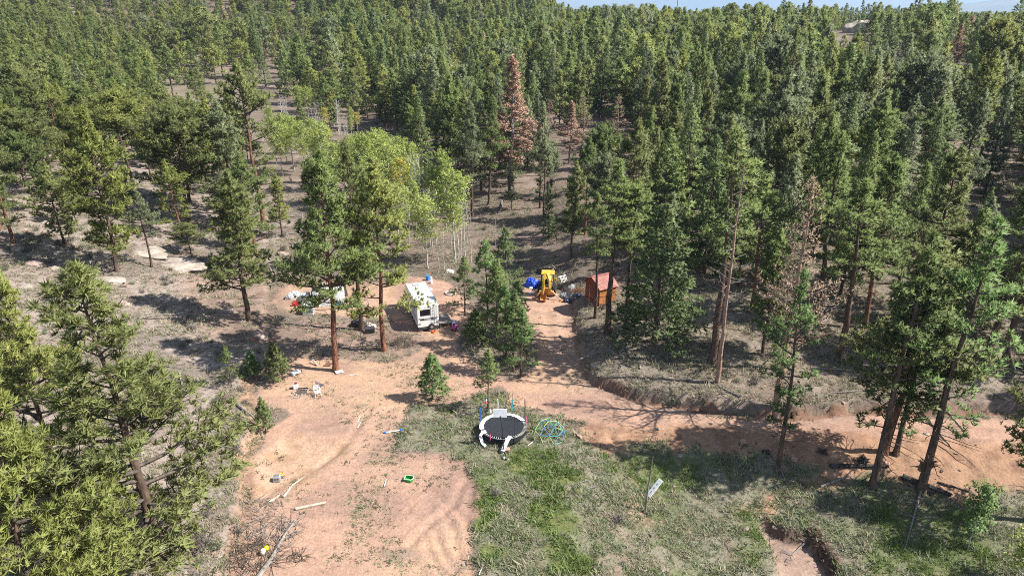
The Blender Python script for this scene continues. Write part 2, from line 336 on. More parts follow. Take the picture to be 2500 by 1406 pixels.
LUSH = [poly(p, z) for p, z in [([(1290, 1225), (1340, 1215), (1400, 1250), (1420, 1330), (1440, 1400), (1360, 1400), (1330, 1330), (1290, 1290)], 0),
    ([(1240, 1100), (1330, 1080), (1400, 1130), (1430, 1190), (1330, 1210), (1260, 1160)], 0), ([(1420, 1100), (1480, 1100), (1500, 1135), (1460, 1140)], 0), ([(1560, 1040), (1640, 1036), (1650, 1056), (1570, 1060)], 0),
    ([(1165, 1180), (1200, 1170), (1210, 1250), (1180, 1320), (1230, 1340), (1180, 1406), (1165, 1300)], 0), ([(1385, 1000), (1410, 1010), (1400, 1050), (1385, 1030)], 0), ([(1500, 1120), (1720, 1120), (1760, 1200), (1560, 1200)], -.8),
    ([(1790, 1230), (1900, 1260), (1880, 1406), (1800, 1380)], -1.2), ([(2120, 1230), (2350, 1260), (2450, 1406), (2100, 1406)], -1.5)]]
lush = np.zeros(len(x))
for i, P in enumerate(LUSH): lush = np.maximum(lush, m_(P, 1.4, 1.0) * (1.0 if i < 5 else .5))
col = mixc(col, mixc(np.tile(c(.125, .165, .05), (len(x), 1)), c(.19, .21, .075), ss((nB - .4) * 4)), lush * ss((nB - .28) * 4))
yard = m_(YARD, .4, .55); road = m_(ROAD, .35, .45); pit = m_(PIT, 2.0, .8); shedd = m_(SHEDDIRT, 1.5, .8)
soil = mixc(np.tile(c(.535, .34, .245), (len(x), 1)), c(.45, .285, .215), ss((nA - .42) * 4)); soil = mixc(soil, c(.57, .375, .25), ss((nC - .5) * 5) * .8)
soil = mixc(soil, c(.40, .27, .21), ss((fbm(x * .5 + y * .15, y * 1.6 - x * .2, 1.1, 3, 48) - .52) * 5) * .5); soil = mixc(soil, c(.37, .24, .19), ss((fbm(x, y, 3.2, 3, 47) - .55) * 7) * .6)
col = mixc(col, soil, np.clip(np.maximum(yard, road), 0, 1))
bankd = m_(BANKDIRT, 1.3, 1.0); col = mixc(col, mixc(np.tile(c(.44, .265, .17), (len(x), 1)), c(.33, .19, .125), ss((nB - .5) * 6)), bankd * .95)
col = mixc(col, mixc(np.tile(c(.57, .375, .26), (len(x), 1)), c(.47, .30, .19), ss((nB - .5) * 5)), np.clip(pit + .8 * shedd, 0, 1))
gl = m_(GULLY, .5, .4); col = mixc(col, mixc(np.tile(c(.40, .28, .22), (len(x), 1)), c(.33, .235, .19), ss((nB - .5) * 5)), gl)
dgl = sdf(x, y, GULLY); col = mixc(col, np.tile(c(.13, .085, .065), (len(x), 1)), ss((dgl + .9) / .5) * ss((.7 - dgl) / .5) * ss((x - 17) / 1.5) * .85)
# bare soil worn through under the track-side and needle litter round the camp
litter = m_(poly([(690, 790), (960, 790), (1060, 830), (990, 880), (880, 880), (700, 870), (520, 850), (440, 720), (560, 640), (690, 700)]), 3, 2)
col = mixc(col, mixc(np.tile(c(.27, .185, .145), (len(x), 1)), c(.38, .26, .20), ss((nB - .5) * 5)), litter * .75)
rs = m_(poly([(1410, 760), (1700, 740), (2100, 700), (2500, 760), (2500, 1000), (2100, 1000), (1800, 1020), (1560, 970), (1440, 920)]), 5, 3)
col = mixc(col, mixc(np.tile(c(.26, .215, .165), (len(x), 1)), c(.335, .285, .225), ss((nB - .45) * 5)), rs * .7)
mead = m_(np.array([(-40, 118), (-50, 150), (-75, 200), (-90, 250), (-120, 330), (-175, 330), (-120, 240), (-90, 190), (-62, 150), (-50, 118)]), 10, 4)
col = mixc(col, mixc(np.tile(c(.20, .20, .115), (len(x), 1)), c(.33, .265, .21), ss((nA - .38) * 5)), mead * .7)
stain = m_(poly([(930, 1350), (990, 1335), (1010, 1350), (985, 1362), (945, 1372)]), .5, .5); col = mixc(col, np.tile(c(.30, .23, .18), (len(x), 1)), stain * .6)
redstrip = m_(poly([(1825, 1245), (1870, 1205), (1990, 1165), (2085, 1145), (2095, 1160), (1990, 1185), (1930, 1212), (1885, 1250)], -1.2), .8, .8); col = mixc(col, np.tile(c(.46, .27, .18), (len(x), 1)), redstrip)
barep = m_(poly([(1500, 1225), (1560, 1230), (1575, 1262), (1520, 1290), (1490, 1260)], -.8), 1, 1); col = mixc(col, np.tile(c(.45, .30, .22), (len(x), 1)), barep)
# cut banks: bare red earth where the ground is steep
def steep_band(P, d0, d1):
    d = sdf(x, y, P); return ss((d - d0) / .25) * ss((d1 - d) / .5)
col = mixc(col, np.tile(c(.27, .15, .10), (len(x), 1)), steep_band(RIGHT, -.6, .2) * ss((x - 5) / 3) * .95)
col = mixc(col, mixc(np.tile(c(.47, .30, .20), (len(x), 1)), c(.33, .21, .15), ss((nD - .45) * 6)), steep_band(LEFT, -.9, .7) * ss((62 - y) / 8) * ss((y - 30) / 5))
col = np.clip(col * .76, .02, .75)
bare = np.clip(np.maximum.reduce([yard, road, pit, shedd, bankd, gl, .5 * litter, steep_band(RIGHT, -.6, .2) * ss((x - 5) / 3)]), 0, 1)
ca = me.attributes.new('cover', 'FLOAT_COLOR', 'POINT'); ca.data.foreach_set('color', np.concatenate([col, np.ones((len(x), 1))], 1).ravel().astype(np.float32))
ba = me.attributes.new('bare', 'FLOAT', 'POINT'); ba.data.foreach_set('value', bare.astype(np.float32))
m, nt, b = new_mat('ground_soil'); L = nt.links
at = N(nt, 'ShaderNodeAttribute', attribute_name='cover'); ab = N(nt, 'ShaderNodeAttribute', attribute_name='bare'); tc = N(nt, 'ShaderNodeTexCoord')
def noi(sc, det=5, ro=.6):
    n = N(nt, 'ShaderNodeTexNoise'); n.inputs['Scale'].default_value = sc; n.inputs['Detail'].default_value = det; n.inputs['Roughness'].default_value = ro; L.new(tc.outputs['Object'], n.inputs['Vector']); return n.outputs[0]
def mr(s, a, b_, c_, d): 
    r = N(nt, 'ShaderNodeMapRange'); L.new(s, r.inputs[0]); [setattr(r.inputs[i + 1], 'default_value', q) for i, q in enumerate((a, b_, c_, d))]; return r.outputs[0]
def mul(a, b_):
    q = N(nt, 'ShaderNodeMath', operation='MULTIPLY'); L.new(a, q.inputs[0]); L.new(b_, q.inputs[1]); return q.outputs[0]
def sub1(a):
    q = N(nt, 'ShaderNodeMath', operation='SUBTRACT'); q.inputs[0].default_value = 1; L.new(a, q.inputs[1]); return q.outputs[0]
n_f, n_m, n_d = noi(5.5, 6, .7), noi(1.4), noi(2.6, 6, .75)
v1 = mul(mr(n_f, .3, .7, .72, 1.28), mr(n_m, .3, .7, .88, 1.12))
mx = N(nt, 'ShaderNodeMix', data_type='RGBA', blend_type='MULTIPLY'); mx.inputs[0].default_value = 1; L.new(at.outputs['Color'], mx.inputs[6])
cb = N(nt, 'ShaderNodeCombineColor'); [L.new(v1, cb.inputs[i]) for i in range(3)]; L.new(cb.outputs[0], mx.inputs[7])
dk = N(nt, 'ShaderNodeMix', data_type='RGBA'); L.new(mx.outputs[2], dk.inputs[6]); dk.inputs[7].default_value = (.085, .07, .05, 1)
L.new(mul(mr(n_d, .53, .62, 0, .62), mr(ab.outputs['Fac'], 0, 1, 1, .10)), dk.inputs[0])
vo = N(nt, 'ShaderNodeTexVoronoi'); vo.inputs['Scale'].default_value = 3.4; L.new(tc.outputs['Object'], vo.inputs['Vector'])
lt = N(nt, 'ShaderNodeMix', data_type='RGBA'); L.new(dk.outputs[2], lt.inputs[6]); lt.inputs[7].default_value = (.36, .30, .26, 1); L.new(mul(mr(vo.outputs[0], .10, .04, 0, .5), mr(n_m, .45, .6, 0, 1)), lt.inputs[0])
L.new(lt.outputs[2], b.inputs['Base Color']); b.inputs['Roughness'].default_value = .95; b.inputs['Specular IOR Level'].default_value = .12
bp = N(nt, 'ShaderNodeBump'); bp.inputs['Strength'].default_value = .8; bp.inputs['Distance'].default_value = .12; L.new(n_d, bp.inputs['Height'])
bp2 = N(nt, 'ShaderNodeBump'); bp2.inputs['Strength'].default_value = .5; bp2.inputs['Distance'].default_value = .05; L.new(n_f, bp2.inputs['Height']); L.new(bp.outputs[0], bp2.inputs['Normal']); L.new(bp2.outputs[0], b.inputs['Normal'])
me.materials.append(m)
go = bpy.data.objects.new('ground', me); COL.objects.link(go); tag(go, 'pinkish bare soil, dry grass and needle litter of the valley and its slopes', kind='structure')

from bisect import bisect_right
class GridSample:
    def __init__(s, arr): s.A = np.asarray(arr).reshape(ny, nx)
    def __call__(s, x, y):
        x = np.atleast_1d(np.asarray(x, float)); y = np.atleast_1d(np.asarray(y, float))
        i = np.clip(np.searchsorted(XS, x) - 1, 0, nx - 2); j = np.clip(np.searchsorted(YS, y) - 1, 0, ny - 2)
        fx = np.clip((x - XS[i]) / (XS[i + 1] - XS[i]), 0, 1); fy = np.clip((y - YS[j]) / (YS[j + 1] - YS[j]), 0, 1); A = s.A
        return (A[j, i] * (1 - fx) + A[j, i + 1] * fx) * (1 - fy) + (A[j + 1, i] * (1 - fx) + A[j + 1, i + 1] * fx) * fy
HZ = GridSample(GZ)
def hz(x, y): return float(HZ(x, y)[0])
def G(u, v, dz=0.0):
    d = ray(u, v); ts = np.concatenate([np.linspace(25, 140, 1800), np.linspace(140.5, 900, 2500)])
    g_ = CAM_H + d[2] * ts - HZ(d[0] * ts, d[1] * ts); k = int(np.argmax(g_ < 0)); k = len(ts) - 1 if k == 0 else k
    t = ts[k - 1] + (ts[k] - ts[k - 1]) * g_[k - 1] / (g_[k - 1] - g_[k]) if g_[k] < 0 else ts[k]
    return Vector((d[0] * t, d[1] * t, hz(d[0] * t, d[1] * t) + dz))

# far blue mountain beyond the ridge
mt, nt, b = new_mat('mountain_rock'); b.inputs['Roughness'].default_value = 1
tc = N(nt, 'ShaderNodeTexCoord'); n1 = N(nt, 'ShaderNodeTexNoise'); n1.inputs['Scale'].default_value = .002; n1.inputs['Detail'].default_value = 8; nt.links.new(tc.outputs['Object'], n1.inputs['Vector'])
rp = N(nt, 'ShaderNodeValToRGB'); rp.color_ramp.elements[0].color = (.06, .085, .06, 1); rp.color_ramp.elements[1].color = (.16, .15, .12, 1); rp.color_ramp.elements[0].position = .4; rp.color_ramp.elements[1].position = .6
nt.links.new(n1.outputs[0], rp.inputs[0]); nt.links.new(rp.outputs[0], b.inputs['Base Color'])
mx_ = np.linspace(2500, 14000, 150); my_ = np.linspace(9500, 14000, 40); MX, MY = np.meshgrid(mx_, my_)
prof = 420 * np.exp(-((MX - 9800) / 2300) ** 2) + 70 * ss((MX - 3500) / 3000)
MZ = -60 + prof * np.exp(-((MY - 11500) / 1300) ** 2) * (0.8 + .5 * (fbm(MX.ravel(), MY.ravel(), 1500, 5, 61).reshape(MX.shape) - .5))
iv = np.arange(MX.size).reshape(MX.shape)
mo = link_mesh('mountain', np.stack([MX.ravel(), MY.ravel(), MZ.ravel()], 1), np.stack([iv[:-1, :-1].ravel(), iv[:-1, 1:].ravel(), iv[1:, 1:].ravel(), iv[1:, :-1].ravel()], 1), mt, smooth=True)
tag(mo, 'distant blue mountain showing above the tree line', kind='structure')

# ------------------------------------------------------------------ trees: mesh makers
class TM:
    """numpy tree mesh: wood tubes and needle tufts"""
    def __init__(s, seed): s.r = np.random.default_rng(seed); s.wV = []; s.wF = []; s.nw = 0; s.P = []; s.D = []; s.S = []; s.T = []
    def tube(s, pts, rad, n=5):
        pts = np.asarray(pts, float); m = len(pts); V = []
        for i in range(m):
            d = pts[min(i + 1, m - 1)] - pts[max(i - 1, 0)]; d /= np.linalg.norm(d) + 1e-9
            a = np.cross(d, [0.31, 0.17, 0.93] if abs(d[2]) < .8 else [1, 0, 0]); a /= np.linalg.norm(a); b = np.cross(d, a)
            an = 2 * PI * np.arange(n) / n
            V.append(pts[i] + rad[i] * (np.cos(an)[:, None] * a + np.sin(an)[:, None] * b))
        s.wV.append(np.concatenate(V)); k = s.nw
        s.wF += [(k + i * n + j, k + i * n + (j + 1) % n, k + (i + 1) * n + (j + 1) % n, k + (i + 1) * n + j) for i in range(m - 1) for j in range(n)]
        s.nw += m * n
    def tuft(s, p, d, size, tone): s.P.append(p); s.D.append(d); s.S.append(size); s.T.append(tone)
    def needles(s, nb, width, spread=1.0, kite=False):
        if not s.P: return np.zeros((0, 3)), np.zeros((0, 3), int), np.zeros(0)
        P = np.array(s.P); D = np.array(s.D); Sz = np.array(s.S); T = np.array(s.T); k = len(P)
        D /= np.linalg.norm(D, axis=1)[:, None] + 1e-9
        rnd = s.r.normal(size=(k, nb, 3)); rnd /= np.linalg.norm(rnd, axis=2)[:, :, None]
        B = D[:, None, :] * .75 + rnd * spread; B /= np.linalg.norm(B, axis=2)[:, :, None]
        Ln = Sz[:, None, None] * s.r.uniform(.65, 1.1, (k, nb, 1))
        sd_ = np.cross(B, s.r.normal(size=(k, nb, 3))); sd_ /= np.linalg.norm(sd_, axis=2)[:, :, None]
        wd = width * Sz[:, None, None]
        a = P[:, None, :] + B * Ln * .08 - sd_ * wd * .5; b = P[:, None, :] + B * Ln * .08 + sd_ * wd * .5; c_ = P[:, None, :] + B * Ln
        if kite:
            a = P[:, None, :] + B * Ln * .5 - sd_ * wd * .5; b = P[:, None, :] + B * Ln * .5 + sd_ * wd * .5
        up = B * .55 + D[:, None, :] * .35 + np.array([0, 0, .55]); up /= np.linalg.norm(up, axis=2)[:, :, None]
        ng = np.cross(b - a, c_ - a); fl = (ng * up).sum(2, keepdims=True) < 0; a, b = np.where(fl, b, a), np.where(fl, a, b)
        s.NN = np.repeat(up.reshape(-1, 3), 3, 0)
        V = np.stack([a, b, c_], 2).reshape(-1, 3); Fc = np.arange(len(V)).reshape(-1, 3)
        tn = np.repeat(T[:, None] + s.r.normal(size=(k, nb)) * .10, 3, axis=1).reshape(-1)
        return V, Fc, np.clip(tn, 0, 1)
def curve_pts(p0, az, el0, el1, Ln, seg, r, wob=.12):
    pts = [np.array(p0, float)]; p = pts[0]
    for i in range(seg):
        t = (i + .5) / seg; el = el0 + (el1 - el0) * t; a = az + r.normal() * wob; az = az + r.normal() * wob * .5
        p = p + Ln / seg * np.array([math.cos(a) * math.cos(el), math.sin(a) * math.cos(el), math.sin(el)]); pts.append(p)
    return np.array(pts)
def trunk_pts(H, r, lean=.015, seg=9):
    z = np.linspace(-.25, H, seg + 1); w = np.cumsum(r.normal(size=(seg + 1, 2)) * lean * H / seg * 2.2, 0); w -= w[0]
    return np.column_stack([w, z])
def at_z(tp, z):
    return np.array([np.interp(z, tp[:, 2], tp[:, 0]), np.interp(z, tp[:, 2], tp[:, 1]), z])
def build_tree(kind, seed, H, cb, R, limbs, tuft, nb, width, dens=1.0, tr=None, el=(-.1, .75), prof='pine', clump=.5, dead=6, twig3=True, kite=False, fork=False):
    """returns (trunk V,F), (crown V,F,mi,tone)"""
    t = TM(seed); r = t.r; tp = trunk_pts(H, r, .02 if kind != 'fir' else .006)
    tr = tr or H * .0145
    zz = np.clip((tp[:, 2] + .25) / H, 0, 1); rad = tr * (1.0 - .93 * zz ** 1.05); rad[0] *= 1.45; 
    tk = TM(seed + 1)
    tp2 = np.insert(tp, 1, at_z(tp, .55), 0); rad2 = np.insert(rad, 1, tr * 1.02); tk.tube(tp2, rad2, 9)
    for i in range(dead):
        z = H * r.uniform(min(.12, cb * .5), max(cb * 1.15, .2)); az = r.uniform(0, 2 * PI); Ln = R * r.uniform(.25, .7)
        q = curve_pts(at_z(tp, z), az, r.uniform(-.35, .2), r.uniform(-.3, .3), Ln, 3, r, .2); tk.tube(q, np.linspace(.022, .006, 4) * (H / 14) ** .5 * 1.5, 3)
        if Ln > 1:
            q2 = curve_pts(q[2], az + r.choice([-.8, .8]), 0, .1, Ln * .35, 2, r); tk.tube(q2, [.012, .008, .004], 3)
    gap = r.uniform(0, 2 * PI)
    for i in range(limbs):
        f = (i + r.uniform(0, 1)) / limbs
        if prof == 'pine': z = H * (cb + (.985 - cb) * f ** .9); p = (1 - f) ** .78 * (.62 + .38 * min(1, f / .22)) * (1 + .35 * math.sin(f * 9 + seed)) * r.uniform(.62, 1.15)
        elif prof == 'round': z = H * (cb + (.98 - cb) * f ** .9); p = math.sqrt(max(0, 1 - (1.55 * f - .55) ** 2)) * r.uniform(.7, 1.12)
        elif prof == 'flat': z = H * (cb + (.99 - cb) * f ** .8); p = (.55 + .5 * math.sin(PI * min(1, f * .8 + .25))) * (1 - f ** 5) * r.uniform(.6, 1.1)
        else: z = H * (cb + (.99 - cb) * f ** .9); p = ((1 - f) ** .85 + .03) * r.uniform(.8, 1.12)
        az = i * 2.39996 + r.normal() * .35
        if r.random() < .12 * clump * 2 and f < .85: continue
        if prof != 'fir' and math.cos(az - gap) > .8 and f < .45 and r.random() < clump: continue
        Ln = max(.25, R * p); e0 = el[0] + (el[1] - el[0]) * f + r.normal() * .12; e1 = e0 + (.35 if prof != 'fir' else .25)
        seg = 4 if Ln > 1 else 2
        q = curve_pts(at_z(tp, z), az, e0, e1, Ln, seg, r, .16 if prof != 'fir' else .05)
        r0 = min(.02 + .018 * Ln, tr * .5) * (1.1 if prof != 'fir' else .7)
        t.tube(q, np.linspace(r0, r0 * .3, seg + 1), 4 if twig3 else 3)
        tone0 = np.clip(.42 + r.normal() * .16 + .18 * (f - .5), 0, 1)
        nt_ = max(2, int(round((Ln * 2.5 + 1.5) * dens)))
        for k in range(nt_):
            s_ = .28 + .72 * (k + r.uniform(.1, .9)) / nt_ if Ln > .9 else r.uniform(.1, 1)
            pos = np.array([np.interp(s_ * seg, range(seg + 1), q[:, c_]) for c_ in range(3)])
            sgn = 1 if k % 2 else -1; ta = az + sgn * r.uniform(.5, 1.25)
            tl = Ln * (.16 + .34 * (1 - s_)) * r.uniform(.7, 1.2) + .12
            if prof == 'fir': tl = Ln * (.12 + .30 * (1 - s_)) + .1
            te = e1 * .4 + (r.uniform(0, .7) if prof != 'fir' else r.uniform(-.35, .15))
            d = np.array([math.cos(ta) * math.cos(te), math.sin(ta) * math.cos(te), math.sin(te)]); end = pos + d * tl
            if twig3: t.tube([pos, end], [r0 * .35, r0 * .18], 3)
            m_t = max(1, int(round((tl / (tuft * 1.15) + 1) * (1 if twig3 else .75))))
            for j in range(m_t):
                u_ = (j + 1) / m_t; pp = pos + (end - pos) * u_ + r.normal(size=3) * tuft * .32
                dd = d * .6 + np.array([0, 0, .75 if prof != 'fir' else .15]) + r.normal(size=3) * .25
                t.tuft(pp, dd, tuft * r.uniform(.75, 1.2), np.clip(tone0 + r.normal() * .13, 0, 1))
        dd = q[-1] - q[-2]; t.tuft(q[-1], dd + np.array([0, 0, .3 * np.linalg.norm(dd)]), tuft * 1.15, tone0)
    for _ in range(3): t.tuft(at_z(tp, H - .1 * _), np.array([0, 0, 1.0]), tuft, .6)
    nV, nF, tn = t.needles(nb, width, 1.5 if nb > 30 else (.85 if prof != 'fir' else 1.0), kite)
    wV = np.concatenate(t.wV); k = len(nV)
    crown = (np.concatenate([nV, wV]), [tuple(a) for a in nF.tolist()] + [tuple(q_ + k for q_ in f_) for f_ in t.wF], [0] * len(nF) + [1] * len(t.wF), np.concatenate([tn, np.zeros(len(wV))]))
    return (np.concatenate(tk.wV), tk.wF), crown, t.NN
def mk_mesh(name, V, Fc, mats, mi=None, tone=None, smooth=False, nn=None):
    me = bpy.data.meshes.new(name); me.from_pydata(V.tolist(), [], Fc)
    for m in mats: me.materials.append(m)
    if mi is not None: me.polygons.foreach_set('material_index', np.array(mi, dtype=np.int32))
    if smooth: me.polygons.foreach_set('use_smooth', np.ones(len(me.polygons), bool))
    if tone is not None: a = me.attributes.new('tone', 'FLOAT', 'POINT'); a.data.foreach_set('value', tone.astype(np.float32))
    me.update()
    if nn is not None:
        me.polygons.foreach_set('use_smooth', np.ones(len(me.polygons), bool)); q = np.zeros((len(me.vertices), 3), dtype=np.float32)
        me.vertex_normals.foreach_get('vector', q.ravel()) if False else None
        vn = np.array([0.0]); vn = np.zeros(len(me.vertices) * 3, dtype=np.float32); me.vertex_normals.foreach_get('vector', vn); vn = vn.reshape(-1, 3); vn[:len(nn)] = nn
        me.normals_split_custom_set_from_vertices(vn.tolist())
    return me
class Species: pass
def species(key, desc, barkm, tone, **kw):
    s = Species(); s.key = key; s.desc = desc; s.H = kw['H']; s.R = kw['R']; s.cb = kw['cb']; s.tone = tone
    limbm = kw.pop('limbm', None); s.R = kw['R']; (tv, tf), (cv, cf, cm, ct), nn = build_tree(kw.pop('kind', 'pine'), **kw); s.nn = nn
    print(key, len(cf), end='; '); s.trunk = mk_mesh(key + '_trunk', tv, tf, [barkm], smooth=True); s.crown = mk_mesh(key + '_crown', cv, cf, [TONES[tone], limbm or LIMB], cm, ct, nn=nn); s.ntri = len(cf)
    return s
SP = {}
def sp(key, *a, **k): SP[key] = species(key, *a, **k)
# near trees, seen with single tufts
sp('pineA', 'a broad ragged crown', BARK_BROWN, 'yellow-green', seed=11, H=17, cb=.10, R=5.6, limbs=86, tuft=0.37, nb=17, width=0.17, dens=1.5, clump=.5, dead=6)
sp('pineB', 'a wide irregular crown', BARK_BROWN, 'olive', seed=12, H=16, cb=.14, R=4.7, limbs=84, tuft=0.37, nb=17, width=0.17, dens=1.7, clump=.85, dead=9, el=(-.15, .7))
# middle distance
sp('pineC', 'a rounded crown', BARK_RED, 'mid-green', seed=13, H=19, cb=0.32, R=4.5, limbs=82, tuft=0.42, nb=11, width=0.23, dens=1.45, dead=12)
sp('pineD', 'a long narrow crown', BARK_BROWN, 'olive', seed=14, H=18, cb=0.2, R=3.9, limbs=92, tuft=0.42, nb=11, width=0.23, dens=1.45, dead=10)
sp('pineE', 'a gappy crown', BARK_RED, 'olive', seed=15, H=15, cb=0.22, R=4.4, limbs=66, tuft=0.42, nb=11, width=0.23, dens=1.4, clump=.9, dead=8)
sp('pineF', 'a low bushy crown', BARK_BROWN, 'yellow-green', seed=16, H=13, cb=.12, R=4.3, limbs=84, tuft=0.42, nb=11, width=0.23, dens=1.45, dead=4)
sp('pineG', 'a flat-topped crown', BARK_BROWN, 'yellow-green', seed=17, H=14, cb=0.34, R=4.6, limbs=62, tuft=0.42, nb=11, width=0.23, dens=1.45, prof='flat', dead=9)
sp('pineH', 'a thin sparse crown', BARK_BROWN, 'mid-green', seed=18, H=17, cb=0.34, R=3.2, limbs=62, tuft=0.4, nb=11, width=0.22, dens=1.3, clump=.8, dead=16)
sp('pineK', 'a small high crown', BARK_BROWN, 'mid-green', seed=28, H=18, cb=.50, R=2.9, limbs=46, tuft=.40, nb=11, width=.22, dens=1.3, clump=.6, dead=22)
sp('pineO', 'an open layered crown', BARK_BROWN, 'fresh green', seed=29, H=16, cb=.24, R=3.6, limbs=50, tuft=.36, nb=11, width=.19, dens=1.25, clump=.8, dead=12)
sp('young', 'dense bright cone of needles', BARK_BROWN, 'fresh green', seed=19, H=4.4, cb=.10, R=1.5, limbs=44, tuft=.30, nb=14, width=0.2, dens=1.5, prof='fir', el=(.25, .95), clump=.2, dead=0, tr=.06)
sp('youngB', 'tall slim cone of needles', BARK_BROWN, 'fresh green', seed=20, H=9, cb=.24, R=2.0, limbs=44, tuft=.34, nb=12, width=0.21, dens=1.15, prof='fir', el=(.1, .9), clump=.8, dead=4, tr=.11)
sp('firA', 'a slender spire', BARK_BROWN, 'deep green', kind='fir', seed=21, H=16, cb=.10, R=2.9, limbs=115, tuft=0.33, nb=8, width=0.34, dens=1.6, prof='fir', el=(-.30, .5), clump=.05, dead=5, twig3=False)
sp('firB', 'a full cone crown', BARK_BROWN, 'mid-green', kind='fir', seed=22, H=14, cb=.06, R=3.4, limbs=105, tuft=0.35, nb=8, width=0.34, dens=1.5, prof='fir', el=(-.25, .55), clump=.1, dead=3, twig3=False)
sp('firC', 'drooping layers', BARK_BROWN, 'grey-green', kind='fir', seed=23, H=17, cb=.16, R=3.2, limbs=92, tuft=0.35, nb=8, width=0.34, dens=1.5, prof='fir', el=(-.42, .4), clump=.3, dead=8, twig3=False)
# dead and dying
sp('rust', 'dense dead rust-brown spire', BARK_GREY, 'rust-brown', seed=24, H=21, cb=.22, R=3.4, limbs=120, tuft=.36, nb=9, width=.26, dens=1.4, prof='pine', el=(-.2, .6), clump=.5, dead=14)
sp('tan', 'sparse tan dead needles on bare limbs', BARK_PALE, 'faded tan', seed=25, H=18, cb=.30, R=3.3, limbs=64, tuft=.26, nb=5, width=.15, dens=.8, clump=.8, dead=26)
# far trees
for i, (k, d, pr, H, cb, R, lm, e, tn) in enumerate([('farA', 'rounded', 'pine', 14, .10, 4.1, 60, (-.1, .75), 'mid-green'), ('farB', 'slim', 'pine', 15, .14, 3.5, 60, (-.1, .7), 'olive'), ('farC', 'bushy', 'flat', 12, .14, 4.0, 52, (0, .7), 'yellow-green'),
        ('farD', 'conical', 'fir', 14, .05, 3.0, 76, (-.25, .5), 'deep green'), ('farE', 'conical', 'fir', 12, .06, 2.7, 70, (-.3, .5), 'grey-green'), ('farF', 'ragged', 'pine', 15, .26, 3.4, 40, (-.05, .8), 'olive'), ('farG', 'spire', 'fir', 16, .08, 2.4, 80, (-.35, .5), 'deep green')]):
    sp(k, d, BARK_BROWN, tn, seed=40 + i, H=H, cb=cb, R=R, limbs=lm, tuft=.60 if pr != 'fir' else .5, nb=8, width=.34, dens=1.0, prof=pr, el=e, clump=.4, dead=0, twig3=False)
# aspens
def aspen(seed, H, cb, R, limbs, tone, leaves=True, tr=.085, stems=1):
    t = TM(seed); r = t.r; tk = TM(seed + 3)
    for st in range(stems):
        tp = trunk_pts(H * r.uniform(.85, 1), r, .03); tp[:, :2] += r.normal(size=2) * (0 if stems == 1 else .35); zz = np.clip(tp[:, 2] / H, 0, 1); tk.tube(tp, tr * (1 - .85 * zz), 7)
        for i in range(limbs):
            f = (i + r.random()) / limbs; z = H * (cb + (.97 - cb) * f); az = i * 2.4 + r.normal() * .4; Ln = max(.3, R * (math.sin(PI * (.18 + .76 * f)) ** .8) * r.uniform(.6, 1.1))
            q = curve_pts(at_z(tp, min(z, tp[-1, 2])), az, r.uniform(.4, .9), r.uniform(.5, 1.0), Ln, 3, r, .15); tk.tube(q, np.linspace(.022, .006, 4), 3)
            if leaves:
                for k in range(int(5 + Ln * 8)):
                    s_ = r.uniform(.25, 1.05); pos = q[0] + (q[-1] - q[0]) * s_ + r.normal(size=3) * .22
                    t.tuft(pos, r.normal(size=3) + [0, 0, .4], r.uniform(.16, .25), np.clip(.5 + r.normal() * .2, 0, 1))
            elif r.random() < .8:
                q2 = curve_pts(q[2], az + r.choice([-.8, .8]), .7, .9, Ln * .5, 2, r); tk.tube(q2, [.01, .007, .003], 3)
    nV, nF, tn = t.needles(9, .55, 1.6, True)
    return (np.concatenate(tk.wV), tk.wF), (nV, nF, tn, getattr(t, 'NN', None))
def asp(key, desc, tone, *a, barkm=BARK_ASPEN, **k):
    (tv, tf), (nV, nF, tn, nn) = aspen(*a, tone, **k); s = Species(); s.key = key; s.desc = desc; s.H = a[1]; s.R = a[3]; s.cb = a[2]; s.tone = tone
    s.trunk = mk_mesh(key + '_trunk', tv, tf, [barkm], smooth=True)
    s.crown = mk_mesh(key + '_crown', nV, [tuple(q) for q in nF.tolist()], [TONES[tone], LIMB], [0] * len(nF), tn, nn=nn) if len(nV) else None; SP[key] = s
asp('aspA', 'round leafy top', 'leafy', 51, 9, .36, 2.0, 50)
asp('aspB', 'narrow leafy top', 'leafy', 52, 10, .32, 1.5, 60)
asp('aspC', 'thin leafy top', 'leafy yellow', 53, 9, .55, 1.3, 18)
asp('aspBare', 'leafless', 'leafy', 54, 9, .35, 1.3, 22, leaves=False, tr=.07)
asp('aspBareM', 'clump of leafless stems', 'leafy', 55, 8, .35, 1.1, 14, leaves=False, tr=.06, stems=5)
asp('sapling', 'small bright leaves', 'leafy', 56, 3.2, .25, .9, 24, tr=.035)
